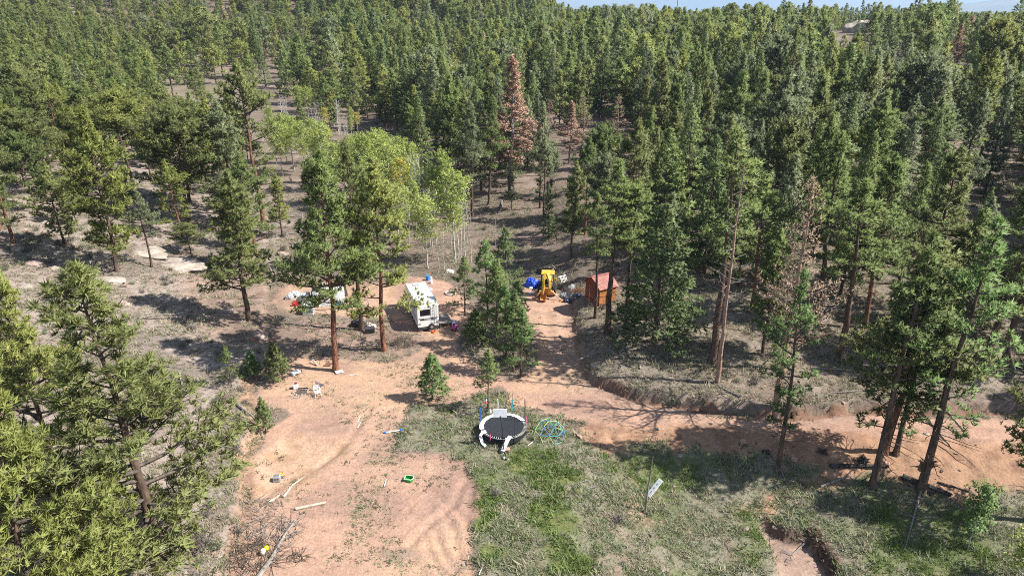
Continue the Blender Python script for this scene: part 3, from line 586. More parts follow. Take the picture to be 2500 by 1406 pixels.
# snag: tall bare weathered trunk
def snag(key, seed, H, tr, n, barkm, R=2.2, z0=.35, desc='bare'):
    r = np.random.default_rng(seed); tk = TM(seed); tp = trunk_pts(H, r, .012, 12); zz = np.clip(tp[:, 2] / H, 0, 1); tk.tube(tp, tr * (1.05 - .93 * zz), 9)
    limbs_ = []
    for i in range(n):
        br = TM(seed + 1); z = H * (z0 + (.97 - z0) * (i / n)); az = i * 2.4 + r.normal() * .4; Ln = R * (1 - .8 * i / n) * r.uniform(.4, 1.1)
        q = curve_pts(at_z(tp, z), az, r.uniform(-.2, .5), r.uniform(0, .7), Ln, 4, r, .25); br.tube(q, np.linspace(.035, .008, 5), 4)
        for k in (2, 3):
            q2 = curve_pts(q[k], az + r.choice([-.9, .9]), .2, .5, Ln * .35, 2, r); br.tube(q2, [.014, .01, .004], 3)
        limbs_.append(mk_mesh(key + '_limb', np.concatenate(br.wV), br.wF, [BARK_GREY]))
    s = Species(); s.limbs = limbs_; s.key = key; s.desc = desc; s.H = H; s.R = R; s.cb = z0; s.tone = None
    s.trunk = mk_mesh(key + '_trunk', np.concatenate(tk.wV), tk.wF, [barkm], smooth=True); s.crown = None; SP[key] = s
snag('snag', 61, 20, .23, 46, BARK_PALE, 2.6, .38); snag('pole', 62, 9, .07, 8, BARK_GREY, .8, .3)

# ------------------------------------------------------------------ planting
PLANTED = []   # x, y, radius
KIND = {'pine': 'pine_tree', 'fir': 'fir_tree', 'young': 'young_pine_tree', 'aspen': 'aspen_tree', 'dead': 'dead_pine_tree', 'snag': 'dead_pine_snag', 'bare': 'bare_aspen_tree', 'sap': 'aspen_sapling'}
CATS = {'pine': 'pine tree', 'fir': 'fir tree', 'young': 'young pine', 'aspen': 'aspen tree', 'dead': 'dead tree', 'snag': 'dead tree', 'bare': 'aspen tree', 'sap': 'sapling'}
def plant(kind, key, pos, H, label, group, rz=None, tone=None, wide=1.0, lean=(0, 0), barkm=None, detail=True):
    s = SP[key]; k = H / s.H; rz = random.uniform(0, 2 * PI) if rz is None else rz
    o = thing(KIND[kind], label, CATS[kind], pos, 0, group); o.rotation_mode = 'XYZ'
    o.rotation_euler = (lean[0], lean[1], rz); o.scale = (k * wide * random.uniform(.88, 1.12), k * wide * random.uniform(.88, 1.12), k)
    t = bpy.data.objects.new('trunk', s.trunk); COL.objects.link(t); t.parent = o
    if barkm: t.material_slots[0].link = 'OBJECT'; t.material_slots[0].material = barkm
    for lm_ in getattr(s, 'limbs', ()): c_ = bpy.data.objects.new('limb', lm_); COL.objects.link(c_); c_.parent = o
    if s.crown:
        c_ = bpy.data.objects.new('limbs' if kind == 'snag' else 'crown', s.crown); COL.objects.link(c_); c_.parent = o
        if tone and tone != s.tone: c_.material_slots[0].link = 'OBJECT'; c_.material_slots[0].material = TONES[tone]
    PLANTED.append((pos[0], pos[1], s.R * k * wide)); return o
def H_of(p, vtop):
    """height of a thing standing at p whose top shows on photo row vtop"""
    lo, hi = 0, 40
    for _ in range(30):
        m_h = (lo + hi) / 2
        if proj(p[0], p[1], p[2] + m_h)[1] > vtop: lo = m_h
        else: hi = m_h
    return lo
def hero(kind, key, u, v, vtop, label, group=None, world=None, **kw):
    p = Vector((world[0], world[1], hz(*world))) if world else G(u, v)
    H = vtop if world else H_of(p, vtop); return plant(kind, key, p, H, label, group, **kw)
GP = 'tall pines round the camp'; GRt = 'pines on the bank above the track'; GL = 'pines on the stony rise'; GY = 'young pines between the camp and the track'
hero('pine', 'pineC', 820, 905, 372, 'tall pine with a bare orange-red trunk beside the white panel on the ground', GP, rz=.6, tone='mid-green', barkm=BARK_RED, wide=1.05)
hero('pine', 'pineK', 883, 806, 350, 'pine with a straight dark trunk rising from the heap of black gear', GP, rz=2.4, tone='olive', barkm=BARK_BROWN, wide=1.0)
hero('pine', 'pineE', 938, 855, 392, 'pine with spreading olive limbs nearest the trailer, overlapping its roof', GP, rz=4.0, tone='yellow-green', wide=.95)
hero('pine', 'pineD', 607, 780, 420, 'ragged pine standing between the pallet tanks and the rock slab', GL, rz=1.0, tone='olive', wide=1.35)
hero('pine', 'pineE', 643, 545, 150, 'pine with a reddish trunk on the slope behind the tarp shelter', GL, rz=2.0, tone='olive')
hero('pine', 'pineF', 285, 662, 268, 'big bushy yellow-green pine rooted just above the pale rock slab', GL, rz=.3, tone='yellow-green', wide=1.0)
hero('pine', 'pineF', 158, 602, 400, 'dark-trunked pine on the stony rise above the two pink boulders', GL, rz=5.0, tone='olive')
hero('pine', 'pineH', 370, 652, 440, 'thin sparse pine growing out of the pale rock slab', GL, rz=1.5, tone='grey-green')
hero('pine', 'pineG', 466, 618, 545, 'stunted flat-topped pine at the upper edge of the rock slab', GL, rz=1.2, tone='olive', wide=1.5)
hero('pine', 'pineG', 458, 545, 262, 'broad pine on the slope above the stunted flat-topped one', GL, rz=3.3, tone='olive', wide=1.1)
hero('pine', 'pineE', 33, 592, 330, 'pine at the far edge of the rise with shadow falling on scrub', GL, rz=2.9, tone='olive', wide=1.2)
hero('pine', 'pineG', 330, 470, 225, 'spreading pine on the open slope above the rock slab', GL, rz=.9, tone='yellow-green', wide=1.1)
hero('pine', 'pineD', 575, 560, 250, 'narrow grey-green pine uphill of the ragged camp pine', GL, rz=2.2, tone='grey-green', wide=1.2)
hero('pine', 'pineB', 0, 0, 19.3, 'wide near pine with dark trunk and long side limbs over the pit edge', None, world=(-19.7, 30.0), rz=2.2, tone='olive', wide=1.15, lean=(0, .165))
hero('pine', 'pineA', 0, 0, 19.0, 'nearest pine, filling the corner with yellow-green tufts', None, world=(-22.6, 24), rz=.5, lean=(0, .05), tone='yellow-green', wide=.9)
hero('pine', 'pineA', 0, 0, 16.2, 'second near pine with its pointed top below the two pink boulders', None, world=(-28.5, 36), rz=3.5, tone='yellow-green', wide=.85)
hero('young', 'youngB', 565, 945, 845, 'young pine half hidden behind the wide near pine, by the yard edge', GY, rz=1, tone='mid-green', wide=1.1)
hero('young', 'young', 618, 925, 862, 'bushy young pine beside the scattered stones at the yard edge', GY, rz=2, wide=1.2)
hero('young', 'young', 680, 932, 840, 'thin young pine by the white sheet on the ground', GY, rz=3, tone='olive', wide=1.0)
hero('young', 'young', 649, 1052, 975, 'small lone pine sapling on the edge of the sand pit', GY, rz=4, wide=.8, tone='mid-green')
hero('young', 'young', 1056, 975, 870, 'lone cone-shaped young pine on the bare ground before the trailer', GY, rz=.4, wide=1.05)
hero('young', 'youngB', 1193, 1000, 858, 'young pine with a striped windsock, standing behind the trampoline', GY, rz=3.3, tone='mid-green', wide=1.15)
for i, (u, v, vt, ky, tn, lb) in enumerate([(1161, 842, 760, 'young', 'mid-green', 'small pine nearest the pink toy car, edge of the thicket'), (1213, 850, 655, 'youngB', 'mid-green', 'slim pine inside the thicket behind the trampoline'), (1254, 908, 720, 'youngB', 'mid-green', 'pine at the front of the thicket facing the lone cone-shaped one'),
        (1273, 918, 760, 'youngB', 'fresh green', 'front corner pine of the thicket beside the track'), (1286, 882, 800, 'youngB', 'olive', 'small dark pine of the thicket leaning over the track'), (1190, 795, 590, 'youngB', 'fresh green', 'tallest bright pine of the thicket'),
        (1235, 760, 560, 'youngB', 'deep green', 'blue-green pine at the back of the thicket near the blue tarp'), (1135, 770, 630, 'youngB', 'mid-green', 'pine of the thicket beside the round fire ring'), (1260, 830, 690, 'youngB', 'fresh green', 'leafy pine of the thicket opposite the shaded track'), (1215, 800, 640, 'youngB', 'mid-green', 'pine buried in the middle of the thicket'),
        (1235, 870, 700, 'youngB', 'fresh green', 'pine of the thicket just behind its front pine')]):
    hero('young', ky, u, v, vt, lb, GY, rz=i * 1.1, tone=tn, wide=1.22)
RT = [('pine', 'pineK', 1482, 812, 395, 'mid-green', 1.25, 'pine whose trunk crosses the front of the red shed'), ('snag', 'pole', 1436, 768, 690, None, 1, 'thin bare pole of a tree at the corner of the red shed'), ('pine', 'pineK', 1453, 776, 470, 'mid-green', 1.0, 'narrow pine just before the red shed'),
    ('fir', 'firB', 1598, 832, 500, 'deep green', 1.25, 'dark full fir low on the slope beyond the shed'), ('pine', 'pineK', 1527, 800, 440, 'mid-green', 1.0, 'pine close beside the shaded end of the red shed'), ('pine', 'pineK', 1738, 886, 318, 'mid-green', 1.15, 'massive dark-trunked pine directly behind the bare-topped one'),
    ('snag', 'snag', 1750, 934, 395, None, 1, 'tall dying pine with a bare orange trunk and silver top, alone by the bank'), ('dead', 'tan', 1896, 1010, 430, 'faded tan', 1.1, 'half-dead pine with tan needles rooted on the lip of the bank'), ('pine', 'pineO', 1897, 1152, 665, 'fresh green', .8, 'bright pine on a slim dark trunk below the track, before the half-dead one'),
    ('pine', 'pineO', 2130, 1188, 575, 'mid-green', 1.15, 'leaning tall pine below the track beside the grey log'), ('pine', 'pineO', 2187, 1108, 600, 'fresh green', .85, 'pine on the track edge between the two tall ones'), ('pine', 'pineO', 2248, 1195, 540, 'fresh green', 1.2, 'bright full pine standing over the charred log'),
    ('pine', 'pineK', 2397, 920, 470, 'mid-green', 1.3, 'thin-trunked pine on the slope before the pile of stones'), ('pine', 'pineD', 2458, 886, 350, 'olive', 1.1, 'pine behind the stones near the edge of the slope'), ('pine', 'pineK', 2048, 882, 440, 'mid-green', 1.4, 'leaning pine on open litter between half-dead and bright pines'),
    ('pine', 'pineE', 1835, 750, 440, 'mid-green', 1, 'dark pine upslope of the silver-topped one'), ('pine', 'pineH', 1990, 782, 330, 'mid-green', 1.2, 'dark pine upslope behind the tan-needled one'), ('pine', 'pineC', 2112, 800, 380, 'mid-green', 1, 'pine on the slope behind the leaning one'), ('dead', 'tan', 1912, 905, 520, 'faded tan', 1, 'dying tan pine crowded against the half-dead one'),
    ('pine', 'pineD', 1862, 868, 560, 'mid-green', .9, 'short dark pine between the silver-topped and half-dead trees'), ('fir', 'firB', 2330, 800, 510, 'mid-green', 1.1, 'conical fir behind the bright full pine'), ('pine', 'pineC', 2240, 760, 360, 'olive', 1.0, 'pine high on the slope above the bright full pine'),
    ('pine', 'pineC', 0, (28.6, 44.6), 17, 'olive', 1.1, 'pine past the end of the charred logs, casting a long shadow over the bank'), ('pine', 'pineC', 0, (36.0, 38.6), 15, 'olive', 1.1, 'pine on the grass slope past the sapling')]
for kd, ky, u, v, vt, tn, wd, lb in RT:
    if u == 0: hero(kd, ky, 0, 0, vt, lb, GRt, world=v, tone=tn, wide=wd)
    else: hero(kd, ky, u, v, vt, lb, GRt, rz=u * .37, tone=tn, wide=wd, lean=(0, 0))
hero('sap', 'sapling', 2363, 1340, 1188, 'small bright-leaved sapling with a pale stem below the charred logs', None, rz=1, wide=.75, tone='fresh green')
hero('sap', 'sapling', 2492, 1420, 1305, 'bright-leaved sapling cut by the edge, lower of the two', None, rz=2, tone='leafy')
hero('dead', 'rust', 1247, 470, 137, 'tall rust-brown dead spire towering over the green forest', 'dead brown trees', rz=1, wide=1.35)
for i, (u, v, vt, ky, lb) in enumerate([(1335, 400, 245, 'tan', 'dead tan-brown tree top beside the tall rust-brown spire'), (1390, 400, 248, 'rust', 'dead tree top, the farther of the pair beside the rust spire'), (1505, 395, 232, 'tan', 'fading yellowish-tan tree further from the rust spire'), (1425, 370, 235, 'tan', 'small fading tree just behind the dead pair'),
        (2325, 175, 60, 'rust', 'pinkish dead tree near the skyline below the blue mountain'), (2352, 150, 40, 'rust', 'red-brown dead tree touching the skyline'), (2305, 215, 118, 'tan', 'pink-grey dead spire on the far slope under the skyline pair'), (2132, 150, 88, 'tan', 'small dead tree below the pale rock dome'), (1595, 60, 15, 'tan', 'tiny brown tree on the skyline near the wires')]):
    hero('dead', ky, u, v, vt, lb, 'dead brown trees', rz=i, wide=1.5)
A_ = [(1100, 600, 430, 'aspBare', 'bare white aspen just above the leafless clump'), (1010, 500, 360, 'aspBare', 'bare white aspen sticking out of the grove'), (1055, 600, 455, 'aspBareM', 'bare aspen clump before the grove edge'), (940, 430, 322, 'aspBare', 'bare aspen at the far side of the grove'), (700, 330, 232, 'aspBareM', 'bare aspen clump between meadow and round-topped aspens'), (760, 350, 250, 'aspBare', 'bare white aspen right of the round-topped aspens'), (850, 380, 280, 'aspBareM', 'bare aspen clump below the dark far slope'), (800, 360, 255, 'aspC', 'thin aspen with few leaves past the upper grove'), (665, 350, 262, 'aspA', 'leafy aspen nearest the meadow grass'), (1062, 560, 400, 'aspB', 'leafy aspen between grove edge and leafless clump'), (985, 500, 335, 'aspA', 'tall leafy aspen at the right end of the grove'), (1140, 590, 440, 'aspBare', 'leafless aspen against the dark firs'), (1150, 640, 500, 'aspBare', 'leafless aspen next to the thicket top'), (800, 470, 300, 'aspA', 'leafy aspen above the first camp pine'), (770, 400, 290, 'aspA', 'rounded leafy aspen at the middle of the upper grove'), (675, 400, 290, 'aspA', 'leafy aspen at the pine side of the upper grove'), (1000, 540, 392, 'aspA', 'leafy aspen leaning out of the grove towards the firs'), (1040, 525, 380, 'aspB', 'leafy aspen among the grove edge stems'), (930, 468, 318, 'aspA', 'leafy aspen deep in the grove'), (880, 470, 326, 'aspA', 'leafy aspen in the grove back row'), (1018, 585, 440, 'aspB', 'short leafy aspen under the grove edge'), (830, 500, 350, 'aspA', 'leafy aspen at the shaded end of the grove'), (690, 430, 300, 'aspA', 'leafy aspen at the lower corner of the upper grove'), (780, 450, 330, 'aspB', 'slim leafy aspen joining the two groves'), (1045, 655, 480, 'aspA', 'lone leafy aspen nearest the trailer'), (1112, 640, 415, 'aspA', 'leafy aspen above the clump of leafless stems'), (1120, 628, 450, 'aspBareM', 'clump of white leafless stems near the thicket'), (1090, 560, 365, 'aspB', 'slim aspen with a small bright top against dark firs'), (1012, 480, 350, 'aspB', 'slim aspen at the edge of the grove'),
    (985, 560, 372, 'aspC', 'thin aspen on a white stem at the grove edge'), (900, 520, 330, 'aspA', 'dense leafy aspen in the middle of the grove'), (930, 500, 320, 'aspA', 'leafy aspen beside the densest one'), (862, 500, 330, 'aspB', 'leafy aspen behind the tall camp pine'), (955, 530, 350, 'aspA', 'broad aspen at the sunny side of the grove'), (890, 560, 390, 'aspA', 'low leafy aspen in front of the grove'),
    (1030, 560, 370, 'aspBareM', 'white leafless stems between the grove and the firs'), (720, 420, 285, 'aspA', 'full leafy aspen of the upper grove'), (700, 400, 278, 'aspA', 'leafy aspen beside the meadow end'), (745, 430, 300, 'aspA', 'aspen with rounded top in the upper grove'), (765, 420, 310, 'aspC', 'thin yellowing aspen with a white stem'), (735, 290, 210, 'aspA', 'small aspen with a round top by the meadow'), (755, 300, 212, 'aspA', 'small aspen beside the round-topped one by the meadow'),
    (815, 310, 215, 'aspC', 'white-stemmed thin aspen beyond the upper grove'), (860, 345, 262, 'aspB', 'aspen at the foot of the dark far slope'), (875, 350, 268, 'aspC', 'aspen pair member at the foot of the dark far slope'), (690, 300, 225, 'aspBare', 'leafless white aspen by the meadow'), (790, 310, 230, 'aspBare', 'leafless white aspen behind the upper grove'), (830, 330, 240, 'aspBareM', 'clump of leafless aspens behind the upper grove'),
    (775, 335, 245, 'aspBareM', 'pale leafless clump between meadow and upper grove'), (825, 430, 330, 'aspBare', 'leafless aspen among yellowing leaves'), (810, 400, 310, 'aspC', 'yellow-leaved aspen in the upper grove'), (1000, 600, 480, 'aspBare', 'leafless aspen behind the trailer pine'), (1070, 665, 570, 'aspBare', 'short leafless aspen beside the lone leafy one'), (1085, 660, 555, 'aspBare', 'short pale aspen stem nearest the thicket'),
    (845, 455, 345, 'aspA', 'leafy aspen filling the gap behind the camp pines'), (975, 610, 450, 'aspA', 'leafy aspen seen through the trailer pine'), (1230, 630, 540, 'aspBare', 'leafless aspen in the shaded glade'), (1210, 600, 520, 'aspBare', 'second leafless aspen in the shaded glade'), (650, 310, 240, 'aspBare', 'leafless aspen in the meadow grass'), (960, 455, 345, 'aspA', 'leafy aspen at the back of the grove')]
for i, (u, v, vt, ky, lb) in enumerate(A_):
    hero('bare' if 'Bare' in ky else 'aspen', ky, u, v, vt, lb, 'aspens beside the creek', rz=i * 1.7, wide=1.25 if ky == 'aspA' else 1.1)

# ---- the forest
PROTECT = [(2010, 0, 2150, 100, 92), (1300, 235, 1430, 330, 360), (560, 110, 690, 175, 178), (430, 130, 600, 225, 230), (330, 380, 420, 440, 440), (300, 560, 520, 690, 700), (640, 270, 880, 420, 440), (1425, 650, 1530, 765, 765), (1180, 560, 1440, 650, 690), (700, 670, 1160, 860, 900), (1270, 560, 1440, 770, 770), (596, 205, 730, 275, 275), (440, 140, 560, 215, 215), (765, 45, 800, 105, 105), (1085, 112, 1135, 140, 140), (2040, 22, 2122, 78, 80), (1206, 140, 1290, 400, 470), (300, 585, 520, 680, 680), (1310, 245, 1540, 290, 290), (2270, 50, 2360, 150, 150), (850, 350, 1130, 600, 640), (670, 212, 880, 400, 430), (1080, 500, 1260, 640, 650), (440, 690, 700, 720, 720), (2165, 70, 2215, 130, 130), (840, 240, 1000, 330, 330), (2300, 360, 2500, 400, 400)]
CLEAR_W = [np.array([unp(430, 700), unp(700, 690), unp(1150, 690), unp(1160, 610), unp(1240, 560), unp(1300, 560), unp(1330, 640), unp(1420, 700), unp(1460, 770), unp(2500, 1000), (120, 30), (60, 0), (-60, 0), unp(0, 750)]),
    np.array([(-68, 215), (-92, 215), (-100, 240), (-80, 240)])]
LIT = [tuple(G(u, v) + Vector((0, 0, dz))) for u, v, dz in [(1465, 740, 1.5), (1475, 720, 2.5), (1335, 722, 1.5), (1300, 700, .5), (1045, 800, 2), (1015, 740, 2.5), (1247, 470, 6), (1247, 470, 12), (1247, 470, 17), (900, 520, 4), (960, 510, 4), (1112, 640, 4), (720, 420, 4), (1045, 655, 4), (800, 740, 1), (1340, 860, 0), (1370, 850, 0), (1500, 900, 0), (1900, 960, 0), (1380, 400, 9), (1480, 870, 0), (860, 470, 4)]]
spots = []
cell = {}
def free(x, y, d):
    cx_, cy_ = int(x // 4), int(y // 4)
    for i in range(-2, 3):
        for j in range(-2, 3):
            for (a, b_, q) in cell.get((cx_ + i, cy_ + j), ()):
                if (a - x) ** 2 + (b_ - y) ** 2 < max(d, q) ** 2 * 1.0: return False
    return True
for (a, b_, r_) in PLANTED: cell.setdefault((int(a // 4), int(b_ // 4)), []).append((a, b_, max(2.5, r_ * .9)))
NC = 46000
cyy = 30 + (RNG.random(NC) ** .75) * 540; cxx = (RNG.random(NC) * 2 - 1) * (.86 * cyy + 22)
cz = h0(cxx, cyy)
cin = sdf(cxx, cyy, CLEAR_W[0]) > -1; cin |= sdf(cxx, cyy, CLEAR_W[1]) > 0
dLf = sdf(cxx, cyy, LEFT); dRt = sdf(cxx, cyy, RIGHT); patch = fbm(cxx, cyy, 26, 3, 71); rr_ = RNG.random((NC, 6))
for i in range(NC):
    x_, y_, z_ = cxx[i], cyy[i], cz[i]
    if cin[i] or y_ < 40: continue
    if y_ < 55 and abs(x_) < 40: continue
    u, v, zc = proj(x_, y_, z_)
    left = dLf[i] > 0
    sp_ = 4.2 if not left else 4.6
    if left and v > 430: sp_ = 6.3
    elif left and v > 330: sp_ = 5.2
    if not left and v > 640: sp_ = 5.6
    if dRt[i] < 0 and not left: sp_ = 6.4                       # valley floor, kept open
    if 380 < u < 760 and 110 < v < 330: sp_ = 7.5
    if patch[i] < .33: sp_ *= 1.5
    if not free(x_, y_, sp_ * (.75 + .4 * rr_[i, 0])): continue
    firp = .30 if (dRt[i] > 0 and 900 < u < 2200) else (.18 if dRt[i] > 0 else .06)
    fir = rr_[i, 1] < firp + .5 * (patch[i] - .5)
    Ht = (12.0 + 6.5 * rr_[i, 2]) * (1 if v < 640 else 1.05)
    if left: Ht = 9.5 + 5.5 * rr_[i, 2]
    if y_ > 330: Ht *= .86
    if rr_[i, 3] < .2: Ht *= .45 + 1.2 * rr_[i, 3]
    elif rr_[i, 3] > .93: Ht *= 1.22
    ut, vtp, _z = proj(x_, y_, z_ + Ht); vb_ = v; rpx = F * 2.6 / zc
    bad = False
    for (a, b2, c2, d2, vb) in PROTECT:
        if v > vb - 2 and u + rpx > a and u - rpx < c2 and vtp < d2 and vb_ > b2 and not (u + rpx * .3 < a or u - rpx * .3 > c2): bad = True; break
    if bad and rr_[i, 4] < .97: continue
    for (tx, ty, tz) in LIT:
        s_ = (x_ - tx) * sd.x + (y_ - ty) * sd.y; s_ /= math.hypot(sd.x, sd.y)
        if s_ > 0 and abs((x_ - tx) * sd.y - (y_ - ty) * sd.x) / math.hypot(sd.x, sd.y) < 3.6:
            hh_ = tz + s_ * math.tan(SUN_EL) - z_
            if .15 * Ht < hh_ < Ht + .5: bad = True; break
    if bad and rr_[i, 4] < .97: continue
    # against the sky: keep the skyline where the photo has it
    if u > 1480 and vtp < 16 + 8 * math.sin(u / 37) and rr_[i, 5] > .05: continue
    if u > 2320 and vtp < 30 and rr_[i, 5] > .004: continue
    cell.setdefault((int(x_ // 4), int(y_ // 4)), []).append((x_, y_, sp_ * .8))
    vis = -160 < u < 2660 and vtp < 1500
    spots.append((zc, x_, y_, z_, fir, Ht, left, u, v, vis, rr_[i]))
spots.sort(key=lambda q: q[0])
def zone(u, v, left, y_):
    if left:
        if v > 430: return 'on the stony rise'
        if u < 330: return 'high on the sunny hillside' if v > 200 else 'on the far hillside'
        return 'above the meadow' if v < 300 else 'behind the camp'
    if v > 640: return 'above the track'
    if u < 1180: return 'beyond the aspens' if v > 230 else 'by the far clearings'
    if u < 1500: return 'behind the digger' if v > 330 else 'past the rust spire'
    if u < 2000: return 'upslope of the shed' if v > 330 else 'on the middle slope'
    return 'above the stone pile' if v > 330 else 'below the rock dome'
npine = nfir = 0; far = []; used = set(); NEAR = []; PT = ['yellow-green', 'olive', 'mid-green', 'grey-green']; FT = ['deep green', 'mid-green', 'grey-green']
PK = ['pineC', 'pineD', 'pineE', 'pineF', 'pineG', 'pineH']; PKL = ['pineE', 'pineF', 'pineG', 'pineD', 'pineF']; FK = ['firA', 'firB', 'firC']
for (zc, x_, y_, z_, fir, Ht, left, u, v, vis, rv) in spots:
    z_ = hz(x_, y_)
    if vis and ((fir and nfir < 170) or (not fir and npine < 255)):
        size = 'tall' if Ht > 16 else ('medium' if Ht > 11 else 'short')
        for tr_ in range(10):
            if fir: ky = random.choice(FK); tn = random.choice(FT); sc_ = 'fir'
            else: ky = random.choice(PKL if left else PK); tn = random.choice(PT[:3] if left else (PT[1:] if u < 1900 else PT)); sc_ = 'pine'
            lb = f"{size} {tn} {sc_} with {SP[ky].desc} {zone(u, v, left, y_)}"
            if lb not in used: break
        if lb in used and NEAR:
            for (xx, yy, what) in sorted(NEAR, key=lambda q: (q[0] - x_) ** 2 + (q[1] - y_) ** 2)[:60]:
                lb2 = f"{size} {tn} {sc_}, beside a {what}, {zone(u, v, left, y_)}"
                if lb2 not in used: lb = lb2; break
        NEAR.append((x_, y_, f"{size} {tn} {sc_}"))
        used.add(lb)
        plant('fir' if fir else 'pine', ky, Vector((x_, y_, z_)), Ht, lb, 'firs of the forest' if fir else 'pines of the forest', tone=tn, wide=random.uniform(.72, 1.08) * (1.12 if left else 1.0) * (.82 if ky == 'pineG' else 1), lean=(random.gauss(0, .026), random.gauss(0, .026)))
        if fir: nfir += 1
        else: npine += 1
    else: far.append((x_, y_, z_, fir, Ht, left, rv))
print('TREES', npine, nfir, 'far', len(far))

def scatter(name, srcs, P, rot, scl, idx, label, kind='stuff'):
    """one object that repeats small source meshes over many points (geometry nodes)"""
    c_ = bpy.data.collections.new(name + '_sources')
    for i, s in enumerate(srcs):
        o = bpy.data.objects.new('%s_source_%02d' % (name, i), s[0] if isinstance(s, tuple) else s)
        if isinstance(s, tuple): 
            for k, mm in enumerate(s[1]): o.material_slots[k].link = 'OBJECT'; o.material_slots[k].material = mm
        c_.objects.link(o)
    me = bpy.data.meshes.new(name); me.from_pydata(np.asarray(P, float).tolist(), [], [])
    a = me.attributes.new('rot', 'FLOAT_VECTOR', 'POINT'); a.data.foreach_set('vector', np.asarray(rot, dtype=np.float32).ravel())
    a = me.attributes.new('scl', 'FLOAT_VECTOR', 'POINT'); a.data.foreach_set('vector', np.asarray(scl, dtype=np.float32).ravel())
    a = me.attributes.new('idx', 'INT', 'POINT'); a.data.foreach_set('value', np.asarray(idx, dtype=np.int32))
    o = bpy.data.objects.new(name, me); COL.objects.link(o)
    g = bpy.data.node_groups.new(name + '_scatter', 'GeometryNodeTree'); g.interface.new_socket('Geometry', in_out='INPUT', socket_type='NodeSocketGeometry'); g.interface.new_socket('Geometry', in_out='OUTPUT', socket_type='NodeSocketGeometry')
    gi = g.nodes.new('NodeGroupInput'); gout = g.nodes.new('NodeGroupOutput'); iop = g.nodes.new('GeometryNodeInstanceOnPoints'); ci = g.nodes.new('GeometryNodeCollectionInfo')
    ci.inputs['Collection'].default_value = c_; ci.inputs['Separate Children'].default_value = True; ci.inputs['Reset Children'].default_value = True
    iop.inputs['Pick Instance'].default_value = True
    def na(n, t):
        q = g.nodes.new('GeometryNodeInputNamedAttribute'); q.data_type = t; q.inputs['Name'].default_value = n; return q.outputs[0]
    e2r = g.nodes.new('FunctionNodeEulerToRotation'); g.links.new(na('rot', 'FLOAT_VECTOR'), e2r.inputs[0])
    g.links.new(gi.outputs[0], iop.inputs['Points']); g.links.new(ci.outputs[0], iop.inputs['Instance']); g.links.new(na('idx', 'INT'), iop.inputs['Instance Index'])
    g.links.new(e2r.outputs[0], iop.inputs['Rotation']); g.links.new(na('scl', 'FLOAT_VECTOR'), iop.inputs['Scale']); g.links.new(iop.outputs[0], gout.inputs[0])
    md = o.modifiers.new('scatter', 'NODES'); md.node_group = g
    return tag(o, label, kind=kind)
# the far forest in one object: each source is trunk and crown joined
def joined(s, tone):
    a, b_ = s.trunk, s.crown; V = [v.co[:] for v in b_.vertices]; k = len(V); V += [v.co[:] for v in a.vertices]
    Fc = [tuple(p.vertices) for p in b_.polygons] + [tuple(i + k for i in p.vertices) for p in a.polygons]
    mi = [p.material_index for p in b_.polygons] + [2] * len(a.polygons)
    tn = np.zeros(k, dtype=np.float32); b_.attributes['tone'].data.foreach_get('value', tn)
    return mk_mesh(s.key + '_whole', np.array(V), Fc, [TONES[tone], LIMB, BARK_BROWN], mi, np.concatenate([tn, np.zeros(len(V) - k)]), nn=s.nn)
srcs = []; base = {k: joined(SP[k], SP[k].tone) for k in ('farA', 'farB', 'farC', 'farD', 'farE', 'farF', 'farG')}
for k in ('farA', 'farB', 'farC'):
    for tn in ('yellow-green', 'olive', 'mid-green', 'grey-green'): srcs.append((base[k], [TONES[tn], LIMB, BARK_BROWN]))
for k in ('farD', 'farE'):
    for tn in ('deep green', 'mid-green', 'grey-green'): srcs.append((base[k], [TONES[tn], LIMB, BARK_BROWN]))
srcs.append((base['farD'], [TONES['faded tan'], BARK_GREY, BARK_GREY]))
for tn in ('olive', 'mid-green', 'yellow-green'): srcs.append((base['farF'], [TONES[tn], LIMB, BARK_BROWN]))
for tn in ('deep green', 'mid-green'): srcs.append((base['farG'], [TONES[tn], LIMB, BARK_BROWN]))
P = []; Rt = []; Sc = []; Ix = []
for (x_, y_, z_, fir, Ht, left, rv) in far:
    if fir: j = random.randrange(2); ix = 12 + j * 3 + random.choice([0, 0, 1, 2]); hh_ = (14, 12)[j]
    else: j = random.choice([0, 0, 1, 1, 2]); ix = j * 4 + random.choice([0, 1, 1, 2] if left else [0, 1, 2, 2, 3]); hh_ = (14, 15, 12)[j]
    if not fir and random.random() < .3: ix = 19 + random.randrange(3); hh_ = 15
    if fir and random.random() < .35: ix = 22 + random.randrange(2); hh_ = 16
    if random.random() < .008: ix = 18; hh_ = 14
    k = Ht / hh_; wv = random.uniform(.85, 1.28); P.append((x_, y_, z_)); Rt.append((random.gauss(0, .02), random.gauss(0, .02), random.uniform(0, 6.28))); Sc.append((k * wv, k * wv, k)); Ix.append(ix)
scatter('forest', srcs, P, Rt, Sc, Ix, 'mass of farther pines and firs covering the slopes to the skyline')

